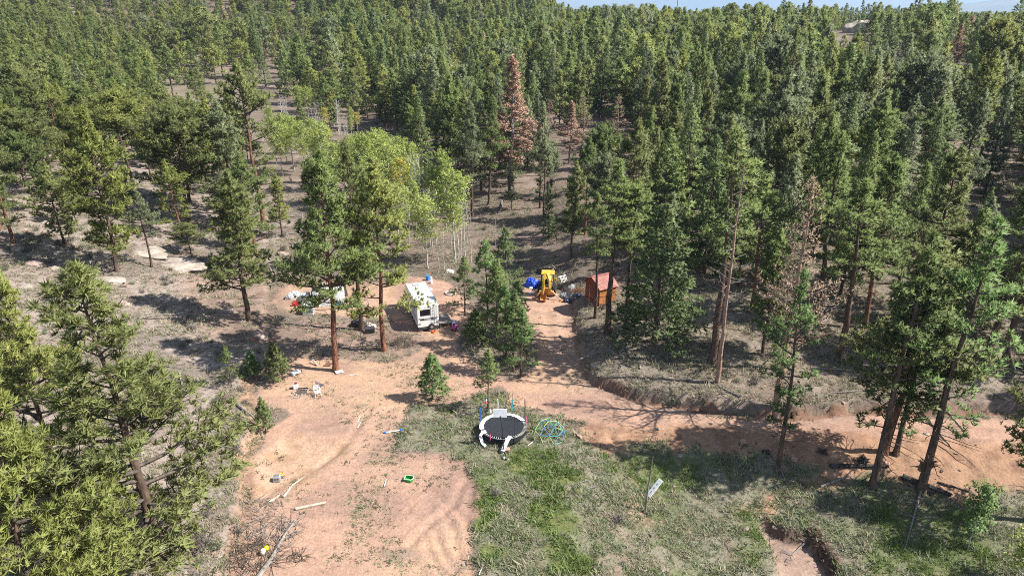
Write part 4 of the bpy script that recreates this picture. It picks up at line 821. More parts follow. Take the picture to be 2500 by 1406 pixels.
# ------------------------------------------------------------------ paints and plain materials
WHITE = mat('white_gelcoat', (.80, .80, .79), .35, .05, 2, bump=.02, dirt=.25, dirtcol=(.55, .5, .44)); WPLAS = mat('white_plastic', (.78, .78, .77), .5, .05, 4, bump=.05, dirt=.25, dirtcol=(.5, .42, .35))
BLACK = mat('black_rubber', (.02, .02, .022), .8, .3, 8); DGLASS = mat('dark_glass', (.012, .014, .018), .08, .1, 2, bump=0); DGREY = mat('dark_grey_steel', (.06, .062, .066), .5, .2, 6, .3)
LGREY = mat('galvanised_steel', (.42, .43, .44), .4, .15, 8, .7); GREYP = mat('grey_plastic', (.33, .34, .35), .6, .15, 5); YEL = mat('machine_yellow', (.58, .38, .05), .55, .14, 3, dirt=.45, dirtcol=(.32, .19, .09))
ORG = mat('machine_orange', (.55, .24, .06), .6, .15, 4, dirt=.4); TEAL = mat('teal_tube', (.03, .42, .45), .5, .08); BLUE = mat('blue_tube', (.05, .18, .55), .5, .08); SKYB = mat('light_blue_tube', (.12, .42, .66), .5, .08); LIME = mat('lime_tube', (.50, .62, .18), .5, .08); GRN = mat('green_tube', (.10, .50, .28), .5, .08)
PINK = mat('pink_plastic', (.75, .07, .30), .4, .06); HOTP = mat('pink_foam', (.70, .10, .30), .7, .1); RED = mat('red_plastic', (.45, .02, .02), .5, .1); DRED = mat('dark_red', (.16, .02, .02), .6, .1)
TARPB = mat('blue_tarp', (.015, .075, .55), .35, .25, 3, bump=.6); TARPK = mat('black_tarp', (.012, .012, .014), .35, .3, 3, bump=.6); TARPG = mat('grey_tarp', (.27, .28, .28), .45, .25, 2.5, bump=.5); TARPW = mat('white_tarp', (.50, .51, .51), .42, .28, 2.2, bump=.6, dirt=.3, dirtcol=(.3, .29, .28))
TARPN = mat('navy_tarp', (.02, .028, .07), .35, .3, 3, bump=.5)
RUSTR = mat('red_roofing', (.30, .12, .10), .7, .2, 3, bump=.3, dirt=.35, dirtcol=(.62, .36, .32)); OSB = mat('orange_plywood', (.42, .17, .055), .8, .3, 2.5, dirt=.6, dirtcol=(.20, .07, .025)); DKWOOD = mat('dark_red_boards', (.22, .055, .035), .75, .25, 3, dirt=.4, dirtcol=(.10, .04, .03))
WOODG = mat('weathered_boards', (.22, .20, .18), .85, .25, 5, dirt=.3); WOODP = mat('pale_bare_wood', (.50, .41, .32), .85, .2, 5, dirt=.3, dirtcol=(.25, .18, .13)); WOODB = mat('brown_board', (.22, .10, .055), .8, .2)
GREEN = mat('green_plastic', (.02, .32, .05), .4, .08); YPL = mat('yellow_plastic', (.80, .58, .02), .4, .06); CREAM = mat('cream_plastic', (.78, .72, .55), .5, .06); PBRICK = mat('pink_block', (.55, .28, .23), .9, .12)
def rockmat(name, a, b_, sc=1.2):
    m, nt, b = new_mat(name); L = nt.links; tc = N(nt, 'ShaderNodeTexCoord')
    n1 = N(nt, 'ShaderNodeTexNoise'); n1.inputs['Scale'].default_value = sc; n1.inputs['Detail'].default_value = 9; n1.inputs['Roughness'].default_value = .68; L.new(tc.outputs['Object'], n1.inputs['Vector'])
    r = N(nt, 'ShaderNodeValToRGB'); e = r.color_ramp.elements; e[0].position = .38; e[0].color = (*a, 1); e[1].position = .62; e[1].color = (*b_, 1); L.new(n1.outputs[0], r.inputs[0]); L.new(r.outputs[0], b.inputs['Base Color'])
    b.inputs['Roughness'].default_value = .95; b.inputs['Specular IOR Level'].default_value = .2
    bp = N(nt, 'ShaderNodeBump'); bp.inputs['Strength'].default_value = .9; bp.inputs['Distance'].default_value = .12; L.new(n1.outputs[0], bp.inputs['Height']); L.new(bp.outputs[0], b.inputs['Normal']); return m
ROCKP = rockmat('pink_granite', (.24, .17, .14), (.44, .35, .30)); ROCKW = rockmat('pale_granite', (.25, .21, .175), (.45, .385, .33), .8); ROCKD = rockmat('dark_boulder', (.12, .10, .09), (.27, .22, .19)); ROCKR = rockmat('red_boulder', (.16, .07, .05), (.34, .17, .12)); CLOD = rockmat('earth_clod', (.07, .045, .035), (.16, .10, .075), 3); ROCKO = rockmat('orange_stone', (.34, .19, .13), (.52, .34, .26), 3)

def rock(u, v, s, m_, label, seed, flat=.25, rz=0.0, sub=3, sink=.15, group='boulders on the stony rise', rough=.25, name='boulder', cat='boulder', fr=1.0):
    p = G(u, v); Vv, Fc = rock_mesh(seed, s[0], s[1], s[2], rough, sub, flat, fr)
    o = link_mesh(name, Vv, Fc, m_, None, p - Vector((0, 0, s[2] * sink)), smooth=False); o.rotation_euler = (0, 0, rz); return tag(o, label, cat, group)

# ------------------------------------------------------------------ travel trailer
def trailer():
    p = G(1047, 808); W2, L_, z0, z1 = 1.12, 7.5, .55, 2.95
    t = thing('travel_trailer', 'white travel trailer with black rear window and stripe, parked under the pines', 'trailer', p, .318)
    mb = MB(); prof = [(0.0, z0), (0.0, z1 - .12), (.12, z1), (L_ - 1.1, z1), (L_ - .35, z1 - .35), (L_, z1 - 1.1), (L_, z0 + .35), (L_ - .45, z0)]
    V = [(-W2, y, z) for y, z in prof] + [(W2, y, z) for y, z in prof]; n = len(prof)
    mb.add(V, [tuple(range(n))[::-1], tuple(range(n, 2 * n))] + [((i + 1) % n, i, i + n, (i + 1) % n + n)[::-1] for i in range(n)])
    mb.obj('body', WHITE, t)
    MB().box((0, 3.6, z1 + .012), (2 * W2 - .06, 6.0, .024), bev=.01).obj('roof_membrane', WHITE, t)
    for sx in (-1, 1):
        MB().tube([(sx * (W2 + .01), .03, z0), (sx * (W2 + .01), .03, z1 - .1), (sx * (W2 + .01), .14, z1 + .01), (sx * (W2 + .01), L_ - 1.1, z1 + .01)], .022, 5).obj('edge_trim', LGREY, t)
    MB().box((-.30, -.012, 2.16), (.98, .03, .62), bev=.05).obj('rear_window', DGLASS, t)
    MB().box((-.30, -.006, 2.16), (1.06, .014, .70), bev=.04).obj('window_frame', BLACK, t)
    MB().box((.02, -.006, 1.40), (1.72, .016, .20)).obj('stripe', BLACK, t)
    cu = bpy.data.curves.new('lettering', 'FONT'); cu.body = 'PIONEER'; cu.size = .20; cu.extrude = .004; cu.align_x = 'CENTER'; cu.materials.append(WHITE)
    tf_ = bpy.data.objects.new('text_source', cu); fo = bpy.data.objects.new('lettering', bpy.data.meshes.new_from_object(tf_)); bpy.data.objects.remove(tf_); COL.objects.link(fo); fo.parent = t; fo.location = (-.02, -.02, 1.33); fo.rotation_euler = (PI / 2, 0, 0)
    for sx in (-1, 1):
        MB().box((sx * .92, -.015, .92), (.22, .04, .09), bev=.01).obj('tail_light', DRED, t)
        MB().box((sx * .92, -.012, 1.52), (.18, .03, .06)).obj('reflector', DGREY, t)
    for xx in (-.9, -.25, 0, .25, .9): MB().box((xx, -.02, z1 - .17), (.07, .03, .03)).obj('marker_light', DRED, t)
    ld = MB(); 
    for xx in (.48, .86): ld.tube([(xx, -.10, 1.0), (xx, -.10, z1 + .12), (xx, .25, z1 + .12), (xx, .30, z1)], .016, 5)
    for k in range(6): ld.tube([(.48, -.10, 1.12 + .33 * k), (.86, -.10, 1.12 + .33 * k)], .013, 5)
    ld.obj('ladder', LGREY, t)
    w = MB().lathe((.30, -.16, .55), [(.10, -.09), (.30, -.10), (.34, -.05), (.34, .05), (.30, .10), (.10, .09)], 20, axis='Y').obj('spare_wheel', BLACK, t)
    MB().lathe((.30, -.27, .55), [(.0, -.01), (.17, -.01), (.17, .02), (.1, .03)], 16, axis='Y').obj('wheel_hub', LGREY, w)
    MB().box((0, -.1, .42), (2.1, .12, .12), bev=.01).obj('bumper', DGREY, t)
    MB().box((0, L_ / 2, z0 - .07), (1.7, L_ - .6, .14)).obj('chassis', DGREY, t)
    for sx in (-1, 1):
        for yy in (2.9, 3.75):
            w = MB().lathe((sx * .98, yy, .34), [(.10, -.09), (.29, -.11), (.34, -.06), (.34, .06), (.29, .11), (.10, .09)], 18, axis='X').obj('wheel', BLACK, t)
            MB().lathe((sx * 1.10, yy, .34), [(.02, -.01), (.18, -.01), (.18, .01), (.05, .03)], 12, axis='X').obj('rim', LGREY, w)
        MB().tube([(sx * .95, .3, .5), (sx * 1.0, .2, .02)], .035, 5).obj('corner_jack', DGREY, t)
        MB().box((sx * (W2 + .004), 1.5, 1.35), (.01, 2.0, .07)).obj('side_stripe', DGREY, t)
        MB().box((sx * (W2 + .012), 2.0, 2.2), (.03, 1.0, .5), bev=.01).obj('side_window', DGLASS, t)
        MB().box((sx * (W2 + .012), 5.2, 2.2), (.03, .8, .5), bev=.01).obj('side_window', DGLASS, t)
    MB().box((0, 3.4, z1 + .16), (.62, .86, .26), bev=.07).obj('air_conditioner', WPLAS, t)
    MB().box((-.1, 5.9, z1 + .05), (.72, .72, .09), bev=.03).obj('skylight', GREYP, t)
    MB().box((.45, 1.6, z1 + .05), (.36, .36, .1), bev=.03).obj('roof_vent', WPLAS, t)
    MB().box((-.5, 4.7, z1 + .05), (.36, .36, .1), bev=.03).obj('roof_vent', WPLAS, t)
    MB().tube([(W2 + .07, .5, z1 - .14), (W2 + .07, 5.6, z1 - .14)], .06, 8).obj('awning_roll', GREYP, t)
    MB().tube([(-.5, L_, .45), (0, L_ + 1.2, .42), (.5, L_, .45)], .05, 5).obj('tow_frame', DGREY, t)
    # low deck at the door side
    M_ = Matrix.Translation(p) @ Matrix.Rotation(.318, 4, 'Z'); q = M_ @ Vector((1.95, 1.5, 0)); d = thing('step_deck', 'low weathered wooden deck beside the trailer door', 'deck', (q.x, q.y, p.z), .318)
    for k in range(9): MB().box((0, -1.15 + k * .29, .55), (1.35, .25, .035)).obj('plank', WOODG, d)
    for sx in (-1, 1): MB().box((sx * .6, 0, .49), (.06, 2.5, .09)).obj('beam', WOODG, d)
    for sx in (-1, 1):
        for sy in (-1, 1): MB().box((sx * .6, sy * 1.15, .24), (.09, .09, .5)).obj('post', WOODG, d)
    for k in range(2): MB().box((.86 + .26 * k, -.6, .34 - .17 * k), (.28, .9, .04)).obj('step', WOODG, d)
trailer()
o = thing('drum_barbecue', 'orange hose and fittings lying under the rear of the trailer', 'hose', G(1060, 812)); mb = MB()
o.name = 'hose_coil'
for k in range(3): mb.torus((0, 0, .04 + .05 * k), .22 - .02 * k, .03, 16, 6)
mb.tube([(.2, 0, .04), (.5, .05, .03), (.7, -.1, .03), (.9, .05, .03)], .03, 5); mb.obj('hose', mat('orange_hose', (.65, .20, .08), .5, .1), o); MB().box((-.1, .2, .12), (.16, .2, .22), bev=.02).obj('fitting', mat('orange_hose', (.65, .20, .08)), o)
# toy car
p = G(1111, 806); t = thing('toy_car', 'pink ride-on toy car with a pale blue roof on the bare ground', 'toy', p, 2.7); 
mb = MB(); mb.box((0, 0, .36), (.42, .72, .34), bev=.09); mb.box((0, .28, .50), (.40, .25, .16), bev=.07); mb.obj('body', PINK, t)
for sx in (-1, 1):
    for yy in (-.15, .22): MB().tube([(sx * .18, yy, .5), (sx * .16, yy * .8, .88)], .03, 5).obj('roof_post', PINK if yy < 0 else WPLAS, t)
    for yy in (-.25, .25): MB().lathe((sx * .22, yy, .12), [(.02, -.04), (.12, -.04), (.12, .04), (.02, .04)], 12, axis='X').obj('wheel', DGREY if yy > 0 else WPLAS, t)
MB().box((0, .02, .92), (.42, .5, .07), bev=.03).obj('roof', mat('lilac_plastic', (.45, .42, .75), .4, .05), t); MB().box((0, -.05, .52), (.26, .3, .1), bev=.03).obj('seat', mat('lilac_plastic', (.45, .42, .75)), t); MB().torus((0, .14, .62), .08, .015, 12, 5).obj('steering_wheel', BLACK, t)

# ------------------------------------------------------------------ excavating machine
def machine():
    p = G(1334, 727); t = thing('backhoe', 'yellow excavating machine with folded rear arm beside the blue tarp', 'digger', p, -.10)
    MB().box((0, 1.4, .95), (.8, 3.2, .45), bev=.06).obj('chassis', DGREY, t)
    mb = MB(); mb.box((0, 2.6, 1.35), (.85, 1.4, .65), bev=.12); mb.obj('engine_hood', YEL, t)
    r_ = MB(); r_.box((.08, .75, 2.92), (1.55, 1.35, .16), bev=.06); r_.obj('cab_roof', YEL, t)
    for sx in (-1, 1):
        for yy in (.2, 1.3): MB().tube([(sx * .68 + .05, yy, 1.1), (sx * .68 + .05, yy, 2.86)], .045, 6).obj('roof_post', DGREY, t)
        w = MB().lathe((sx * .86, .9, .72), [(.28, -.18), (.62, -.21), (.72, -.13), (.72, .13), (.62, .21), (.28, .18)], 22, axis='X').obj('rear_wheel', BLACK, t)
        MB().lathe((sx * 1.06, .9, .72), [(.02, -.02), (.34, -.02), (.34, .02), (.1, .04)], 14, axis='X').obj('rim', YEL if sx < 0 else LGREY, w)
        w = MB().lathe((sx * .78, 3.0, .42), [(.15, -.13), (.36, -.15), (.42, -.09), (.42, .09), (.36, .15), (.15, .13)], 18, axis='X').obj('front_wheel', BLACK, t)
        MB().lathe((sx * .93, 3.0, .42), [(.02, -.02), (.18, -.02), (.18, .02), (.05, .03)], 12, axis='X').obj('rim', YEL, w)
    s_ = MB(); s_.box((0, .55, 1.35), (.5, .5, .12), bev=.04); s_.box((0, .85, 1.7), (.5, .12, .6), bev=.04); s_.obj('seat', BLACK, t)
    MB().box((.1, 1.35, 1.6), (.5, .2, .6), bev=.03).obj('control_panel', DGREY, t)
    f = MB(); f.box((0, -.25, .75), (1.7, .3, .5), bev=.04); f.box((0, -.3, 1.15), (.5, .3, .5), bev=.04); f.obj('rear_frame', ORG, t)
    # boom: up and back to the canopy, arm down again towards the camera
    def beam(name, pts, w_, h_, m__):
        mb = MB(); 
        for i in range(len(pts) - 1):
            a, b = Vector(pts[i]), Vector(pts[i + 1]); d = b - a; ln = d.length; k = len(mb.V)
            q = d.to_track_quat('Y', 'Z').to_matrix(); ha, hb = h_[i] / 2, h_[i + 1] / 2
            for base, hh in ((a - d.normalized() * .04, ha), (b + d.normalized() * .04, hb)):
                mb.V += [tuple(base + q @ Vector((sx * w_ / 2, 0, sz * hh))) for sx, sz in ((-1, -1), (1, -1), (1, 1), (-1, 1))]
            mb.F += [(k + 3, k + 2, k + 1, k), (k + 4, k + 5, k + 6, k + 7)] + [(k + j, k + (j + 1) % 4, k + 4 + (j + 1) % 4, k + 4 + j) for j in range(4)]; mb.M += [0] * 6
        return mb.obj(name, m__, t)
    beam('boom', [(.28, -.5, .9), (.40, -.95, 1.7), (.36, -.85, 2.5), (.1, -.5, 3.15)], .26, [.34, .42, .40, .26], YEL)
    beam('dipper_arm', [(-.12, -.5, 3.2), (-.28, -.9, 2.7), (-.30, -1.1, 1.9), (-.36, -1.05, .95)], .22, [.30, .40, .34, .22], YEL)
    MB().tube([(.02, -.45, 3.2), (-.02, -.45, 3.2)], .18, 10).obj('pivot_pin', YEL, t)
    MB().tube([(.3, -1.1, 1.5), (.2, -1.0, 2.75)], .05, 7).obj('hydraulic_ram', LGREY, t); MB().tube([(-.26, -1.35, 2.4), (-.36, -1.4, 1.3)], .045, 7).obj('hydraulic_ram', LGREY, t)
    bk = MB(); R0 = .42
    for i in range(7):
        a0, a1 = -2.6 + i * .42, -2.6 + (i + 1) * .42
        pts = [(sx * .32 - .3, -1.15 + R0 * math.cos(a), .55 + R0 * math.sin(a)) for a in (a0, a1) for sx in (-1, 1)]
        bk.add(pts, [(0, 1, 3, 2)])
        for sx in (-1, 1): bk.add([(sx * .32 - .3, -1.15, .55), (sx * .32 - .3, -1.15 + R0 * math.cos(a0), .55 + R0 * math.sin(a0)), (sx * .32 - .3, -1.15 + R0 * math.cos(a1), .55 + R0 * math.sin(a1))], [(0, 1, 2)])
    for k in range(4): bk.box((-.55 + k * .17, -1.15 + R0 * math.cos(-2.6) - .05, .55 + R0 * math.sin(-2.6)), (.05, .16, .04))
    bo = bk.obj('rear_bucket', ORG, t); md = bo.modifiers.new('thick', 'SOLIDIFY'); md.thickness = .03
    for sx, ex in ((-1, -1.35), (1, 1.75)):
        MB().tube([(sx * .7, -.35, .95), (ex, -.75, .12)], [.09, .07], 6).obj('stabiliser_leg', ORG if sx < 0 else WOODP, t)
        MB().box((ex, -.78, .06), (.42, .36, .07), bev=.015).obj('stabiliser_pad', ORG, t)
    lb = MB(); lb.box((0, 4.6, .35), (1.9, .08, .7)); lb.box((0, 4.95, .05), (1.9, .7, .06)); [lb.box((sx * .95, 4.9, .3), (.05, .6, .5)) for sx in (-1, 1)]; lb.obj('front_bucket', YEL, t)
    for sx in (-1, 1): MB().tube([(sx * .6, 1.9, 1.3), (sx * .6, 3.6, 1.2), (sx * .6, 4.55, .45)], .09, 6).obj('loader_arm', YEL, t)
machine()
def crumple(name, u, v, sx, sy, hh, m_, label, cat='tarp', seed=1, rz=0.0, group=None, freq=2.2, sharp=1.0, n=34, base=None):
    """a cloth lying over a heap, its hem on the ground"""
    p = base or G(u, v); V = []; 
    for j in range(n + 1):
        for i in range(n + 1):
            a, b = i / n * 2 - 1, j / n * 2 - 1; w = max(0, 1 - (abs(a) ** 2.6 + abs(b) ** 2.6)); rg = 1 + .18 * mnoise.noise(Vector((a * 2, b * 2, seed)))
            X, Y = a * sx / 2 * rg, b * sy / 2 * rg; q = Vector((X * freq + seed * 5, Y * freq, seed))
            z = hh * (w ** .45) * (.75 + .35 * mnoise.noise(q * .5)) + sharp * .13 * hh * abs(mnoise.noise(q * 1.6)) * 2 + .02 + .05 * abs(mnoise.noise(q * 3))
            c_, s_ = math.cos(rz), math.sin(rz); wx, wy = p.x + X * c_ - Y * s_, p.y + X * s_ + Y * c_
            V.append((wx - p.x, wy - p.y, z + hz(wx, wy) - p.z))
    Fc = [(j * (n + 1) + i, j * (n + 1) + i + 1, (j + 1) * (n + 1) + i + 1, (j + 1) * (n + 1) + i) for j in range(n) for i in range(n)]
    o = link_mesh(name, V, Fc, m_, None, p); md = o.modifiers.new('thick', 'SOLIDIFY'); md.thickness = .012; return tag(o, label, cat, group)
crumple('tarp', 1299, 698, 1.7, 1.5, 1.0, TARPB, 'crumpled bright blue tarp over a heap by the yellow digger', seed=3, rz=-.4, sharp=1.6)
crumple('tarp', 1331, 664, 2.4, 1.2, .7, TARPK, 'black tarp over a heap behind the yellow digger', seed=5, rz=.1)
crumple('tarp', 1385, 722, 1.7, 1.6, .55, TARPG, 'grey-white tarp bunched up next to the navy one', seed=8, rz=-.7, sharp=1.8)
crumple('tarp', 1397, 732, 2.1, .9, .4, TARPN, 'navy tarp folded on the ground between digger and shed', seed=9, rz=-.35, sharp=1.6)
crumple('tarp', 1392, 706, 1.2, .8, .5, TARPG, 'small grey cover behind the bunched grey-white tarp', seed=18, rz=.2)
o = thing('lid', 'white lid with a dark knob lying left of the digger', 'lid', G(1297, 716), .2); MB().box((0, 0, .05), (.6, .42, .08), bev=.03).obj('panel', WPLAS, o); MB().lathe((.05, 0, .1), [(.05, 0), (.05, .03)], 8).obj('knob', BLACK, o)
o = MB().box((0, 0, .05), (.09, 1.0, .07)).obj('board', WOODG, None, G(1305, 720)); tag(o, 'short grey board on the ground beside the white lid', 'board')
crumple('sack', 1296, 704, .5, .4, .22, WPLAS, 'small white sack at the foot of the blue tarp', 'sack', seed=22)
o = thing('metal_crate', 'pale wire crate leaning among brush above the digger', 'crate', G(1379, 690), .5, rx=-.6); mb = MB()
for k in range(5): mb.tube([(-.4 + .2 * k, 0, .1), (-.4 + .2 * k, 0, .9)], .015, 4)
for z in (.1, .5, .9): mb.tube([(-.45, 0, z), (.45, 0, z)], .02, 4)
mb.obj('front_frame', LGREY, o); mb = MB(); [mb.tube([(-.45, .4, z), (.45, .4, z)], .02, 4) for z in (.1, .9)]; [mb.tube([(a, 0, .1), (a, .4, .1)], .02, 4) for a in (-.45, .45)]; mb.obj('back_frame', LGREY, o)
# brush pile between tarps and shed
def brush(u, v, R, n, label, m_=None, seed=1, hgt=.5, Ln=1.2, name='brush_pile', cat='brush'):
    r = np.random.default_rng(seed); p = G(u, v); mb = MB()
    for i in range(n):
        a, d = r.uniform(0, 6.28), R * math.sqrt(r.random()); l = Ln * r.uniform(.4, 1.1); az = r.uniform(0, 6.28); x0, y0 = d * math.cos(a), d * math.sin(a) * .7; z = hgt * r.random() * (1 - d / R * .7) + .03
        q = [(x0, y0, z)]; 
        for k in range(3): az += r.normal() * .35; q.append((q[-1][0] + l / 3 * math.cos(az), q[-1][1] + l / 3 * math.sin(az), max(.02, q[-1][2] + r.normal() * .09)))
        mb.tube(q, [.022, .017, .012, .005], 3, cap=False)
    o = mb.obj(name, m_ or LIMB, None, p); return tag(o, label, cat, kind='stuff')
brush(1415, 712, 1.1, 120, 'heap of cut reddish twigs between the tarps and the shed', MATS['bark_red'], 3)
brush(1565, 812, .9, 70, 'grey brush tangle at the foot of the dark fir', BARK_GREY, 4)
brush(655, 1296, 2.0, 150, 'tangle of grey dead twigs around the fallen trunk', BARK_GREY, 5, .4, 1.4)
brush(620, 1360, 2.0, 170, 'dark dead branches heaped below the fallen trunk', LIMB, 6, .45, 1.5)
brush(640, 1240, 1.5, 90, 'dry twigs scattered below the pit', BARK_GREY, 7, .25, 1.0)
brush(725, 1362, .6, 34, 'small dark twig heap on the bare ground', LIMB, 8, .2, .9)
brush(985, 838, 1.3, 130, 'dead brush under the trailer pine', LIMB, 12, .7, 1.3)
brush(905, 790, 1.3, 60, 'bare fallen branches near the camp pines', BARK_GREY, 13, .4, 1.4)

# ------------------------------------------------------------------ red shed
def shed():
    p = G(1468, 741); rz = .52; t = thing('shed', 'small red shed with dark red side and orange plywood front', 'shed', p + Vector((0, .9, 0)), rz)
    w, d, hgt = 2.3, 2.6, 2.0
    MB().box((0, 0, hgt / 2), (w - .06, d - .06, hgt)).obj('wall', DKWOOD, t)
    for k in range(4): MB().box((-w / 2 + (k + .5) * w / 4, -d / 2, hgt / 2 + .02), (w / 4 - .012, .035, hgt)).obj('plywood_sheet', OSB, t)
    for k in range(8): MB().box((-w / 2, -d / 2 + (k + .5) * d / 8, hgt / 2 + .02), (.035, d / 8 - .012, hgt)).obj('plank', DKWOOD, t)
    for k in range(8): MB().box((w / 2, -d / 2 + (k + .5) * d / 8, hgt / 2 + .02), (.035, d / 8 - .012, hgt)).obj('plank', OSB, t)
    rf = MB(); prof = [(-d / 2 - .2, hgt - .05), (-d / 2 + .55, hgt + .55), (0.1, hgt + .95), (d / 2 - .4, hgt + .7), (d / 2 + .2, hgt)]
    for i in range(len(prof) - 1):
        (y0, z0), (y1, z1) = prof[i], prof[i + 1]
        nn = 7
        for k in range(nn):
            xa, xb = -w / 2 - .15 + k * (w + .3) / nn, -w / 2 - .15 + (k + 1) * (w + .3) / nn - .02
            rf.add([(xa, y0, z0), (xb, y0, z0), (xb, y1, z1), (xa, y1, z1), (xa, y0, z0 + .04), (xb, y0, z0 + .04), (xb, y1, z1 + .04), (xa, y1, z1 + .04)], [(3, 2, 1, 0), (4, 5, 6, 7), (0, 1, 5, 4), (1, 2, 6, 5), (2, 3, 7, 6), (3, 0, 4, 7)])
    tag(rf.obj('roof_sheets', RUSTR, t), kind='stuff')
    g = MB(); 
    for sx in (-1, 1):
        V = [(sx * (w / 2 - .02), y, z - .02) for y, z in prof]; g.add(V, [tuple(range(len(V)))])
    g.obj('gable', DKWOOD, t); MB().tube([(-w / 2 - .2, .1, hgt + 1.02), (w / 2 + .2, .1, hgt + 1.02)], .10, 8).obj('ridge_roll', RUSTR, t)
    MB().box((.1, -d / 2 - .03, .85), (.75, .03, 1.6)).obj('door', OSB, t)
shed()
o = MB().lathe((0, 0, 0), [(.02, 0), (.16, .02), (.16, .07), (.02, .1)], 10).obj('hubcap', LGREY, None, G(1427, 768, .02)); tag(o, 'silver metal dish on the ground by the thin bare pole', 'dish')

# ------------------------------------------------------------------ camp things behind the tall pines
def tarp_shelter():
    p = G(806, 735); t = thing('tarp_shelter', 'camper-sized shelter covered with grey and white tarps among the pines', 'shelter', p, .12); n = 28
    L_, D, Hh = 3.8, 2.4, 2.0
    for name, m_, side in (('white_cover', TARPW, 0), ('end_cover', TARPG, 1), ('back_cover', TARPG, 2)):
        V = []
        for j in range(n + 1):
            for i in range(n + 1):
                a, b = i / n, j / n
                if side == 0: X, Y, Z = -L_ / 2 + a * L_ + b * .25 * (1 - 2 * a) * .6, -D / 2 - .35 * (1 - b) + b * D * .42, Hh * (b ** .75)
                elif side == 1: X, Y, Z = -L_ / 2 - .25 * (1 - b) + b * .12, -D / 2 - .35 * (1 - b) + b * D * .42 + a * (D + .35 * (1 - b)) * (1 - b * .5), Hh * (b ** .8)
                else: X, Y, Z = -L_ / 2 + a * L_, D / 2 + .1 - b * D * .58, Hh * (b ** .8) + .01
                q = Vector((X * 1.6, Y * 2, Z * 2 + side)); dd = .10 * mnoise.noise(q) + .05 * abs(mnoise.noise(q * 3))
                V.append((X + dd * .6, Y - dd, Z + dd * .5))
        Fc = [(j * (n + 1) + i, j * (n + 1) + i + 1, (j + 1) * (n + 1) + i + 1, (j + 1) * (n + 1) + i) for j in range(n) for i in range(n)]
        o = link_mesh(name, V, Fc, m_, t); md = o.modifiers.new('thick', 'SOLIDIFY'); md.thickness = .02
    MB().box((-L_ / 2 + .5, -.2, 2.0), (.9, 1.1, .12), rz=.1, bev=.03).obj('dark_panel', DGREY, t)
    MB().box((-L_ / 2 + 1.3, .0, 2.03), (.6, .8, .06), rz=.1).obj('white_panel', WPLAS, t)
tarp_shelter()
def tank(u, v, label, rz):
    t = thing('pallet_tank', label, 'tank', G(u, v), rz, 'caged water tanks')
    MB().box((0, 0, .72), (1.06, .9, 1.06), bev=.09).obj('tank', mat('translucent_tank', (.50, .54, .57), .35, .12, 3), t)
    for k in range(7):
        x = -.54 + k * .18
        MB().tube([(x, -.49, .2), (x, -.49, 1.27), (x, .49, 1.27), (x, .49, .2)], .013, 4).obj('cage_bar', LGREY, t)
    for k in range(5):
        z = .28 + k * .24; MB().tube([(-.56, -.5, z), (.56, -.5, z), (.56, .5, z), (-.56, .5, z), (-.56, -.5, z)], .013, 4).obj('cage_bar', LGREY, t)
    MB().lathe((0, 0, 1.26), [(.10, 0), (.10, .06), (.0, .07)], 12).obj('cap', GREYP, t)
    for sy in (-.4, 0, .4): MB().box((0, sy, .08), (1.15, .1, .12)).obj('pallet_runner', WPLAS, t)
    MB().box((0, 0, .17), (1.15, 1.0, .04)).obj('pallet_deck', WPLAS, t)
tank(755, 766, 'caged water tank on a pale pallet, the nearer of the two', .06); tank(746, 741, 'caged water tank right behind the other one', .1)
crumple('tarp', 823, 745, .9, .7, .45, mat('bright_blue', (.03, .22, .70), .35, .2, 4, bump=.4), 'small bright blue bundle before the tarp shelter', seed=12, rz=-.3)
def barrel(u, v, m_, label, r=.28, h_=.8, lie=None, group=None, name='barrel', cat='barrel'):
    t = thing(name, label, cat, G(u, v), 0, group); 
    if lie is not None: t.rotation_euler = (PI / 2, 0, lie); t.location.z += r
    MB().lathe((0, 0, 0), [(r * .95, 0), (r, .03), (r, h_ * .3), (r * 1.04, h_ * .32), (r, h_ * .34), (r, h_ * .66), (r * 1.04, h_ * .68), (r, h_ * .7), (r, h_ - .03), (r * .95, h_)], 18).obj('shell', m_, t)
    MB().lathe((0, 0, h_), [(r * .9, -.01), (r * .9, .01), (.05, .015)], 16).obj('lid', m_, t); MB().lathe((r * .5, 0, h_ + .01), [(.04, 0), (.04, .03)], 8).obj('bung', BLACK, t)
barrel(1045, 684, mat('bright_blue', (.03, .22, .70)), 'small blue barrel past the trailer front', .24, .6)
barrel(1052, 682, WPLAS, 'white bucket by the blue barrel, the farther one', .17, .34, name='bucket', cat='bucket'); barrel(1053, 692, WPLAS, 'white bucket past the trailer, the nearer one', .2, .36, name='bucket', cat='bucket')
crumple('cover', 1047, 708, .8, .6, .25, WPLAS, 'white cover lying beside the trailer front', 'cover', seed=31)
crumple('tarp', 1098, 665, 1.1, .9, .4, mat('cream_cloth', (.6, .56, .48), .8, .2, 4), 'cream cloth heap on the dry grass near the thicket', seed=33)
barrel(729, 740, mat('cream_plastic', (.78, .72, .55)), 'cream drum between the red container and the tanks', .24, .7)
crumple('clutter', 721, 722, 1.5, 1.0, .6, TARPW, 'white bags piled at the camp end beyond the tanks', 'bags', seed=41, sharp=2.4)
crumple('clutter', 708, 728, .9, .8, .55, GREYP, 'grey cover leaning beside the white bags', 'cover', seed=42, sharp=1.6)
t = thing('fuel_can', 'red container at the camp end beside the caged tanks', 'container', G(721, 746), .4); MB().box((0, 0, .22), (.62, .4, .42), bev=.08).obj('can', RED, t); MB().tube([(-.15, 0, .43), (-.15, 0, .52), (.15, 0, .52), (.15, 0, .43)], .02, 5).obj('handle', RED, t); MB().lathe((.24, 0, .43), [(.05, 0), (.05, .06)], 8).obj('cap', BLACK, t)
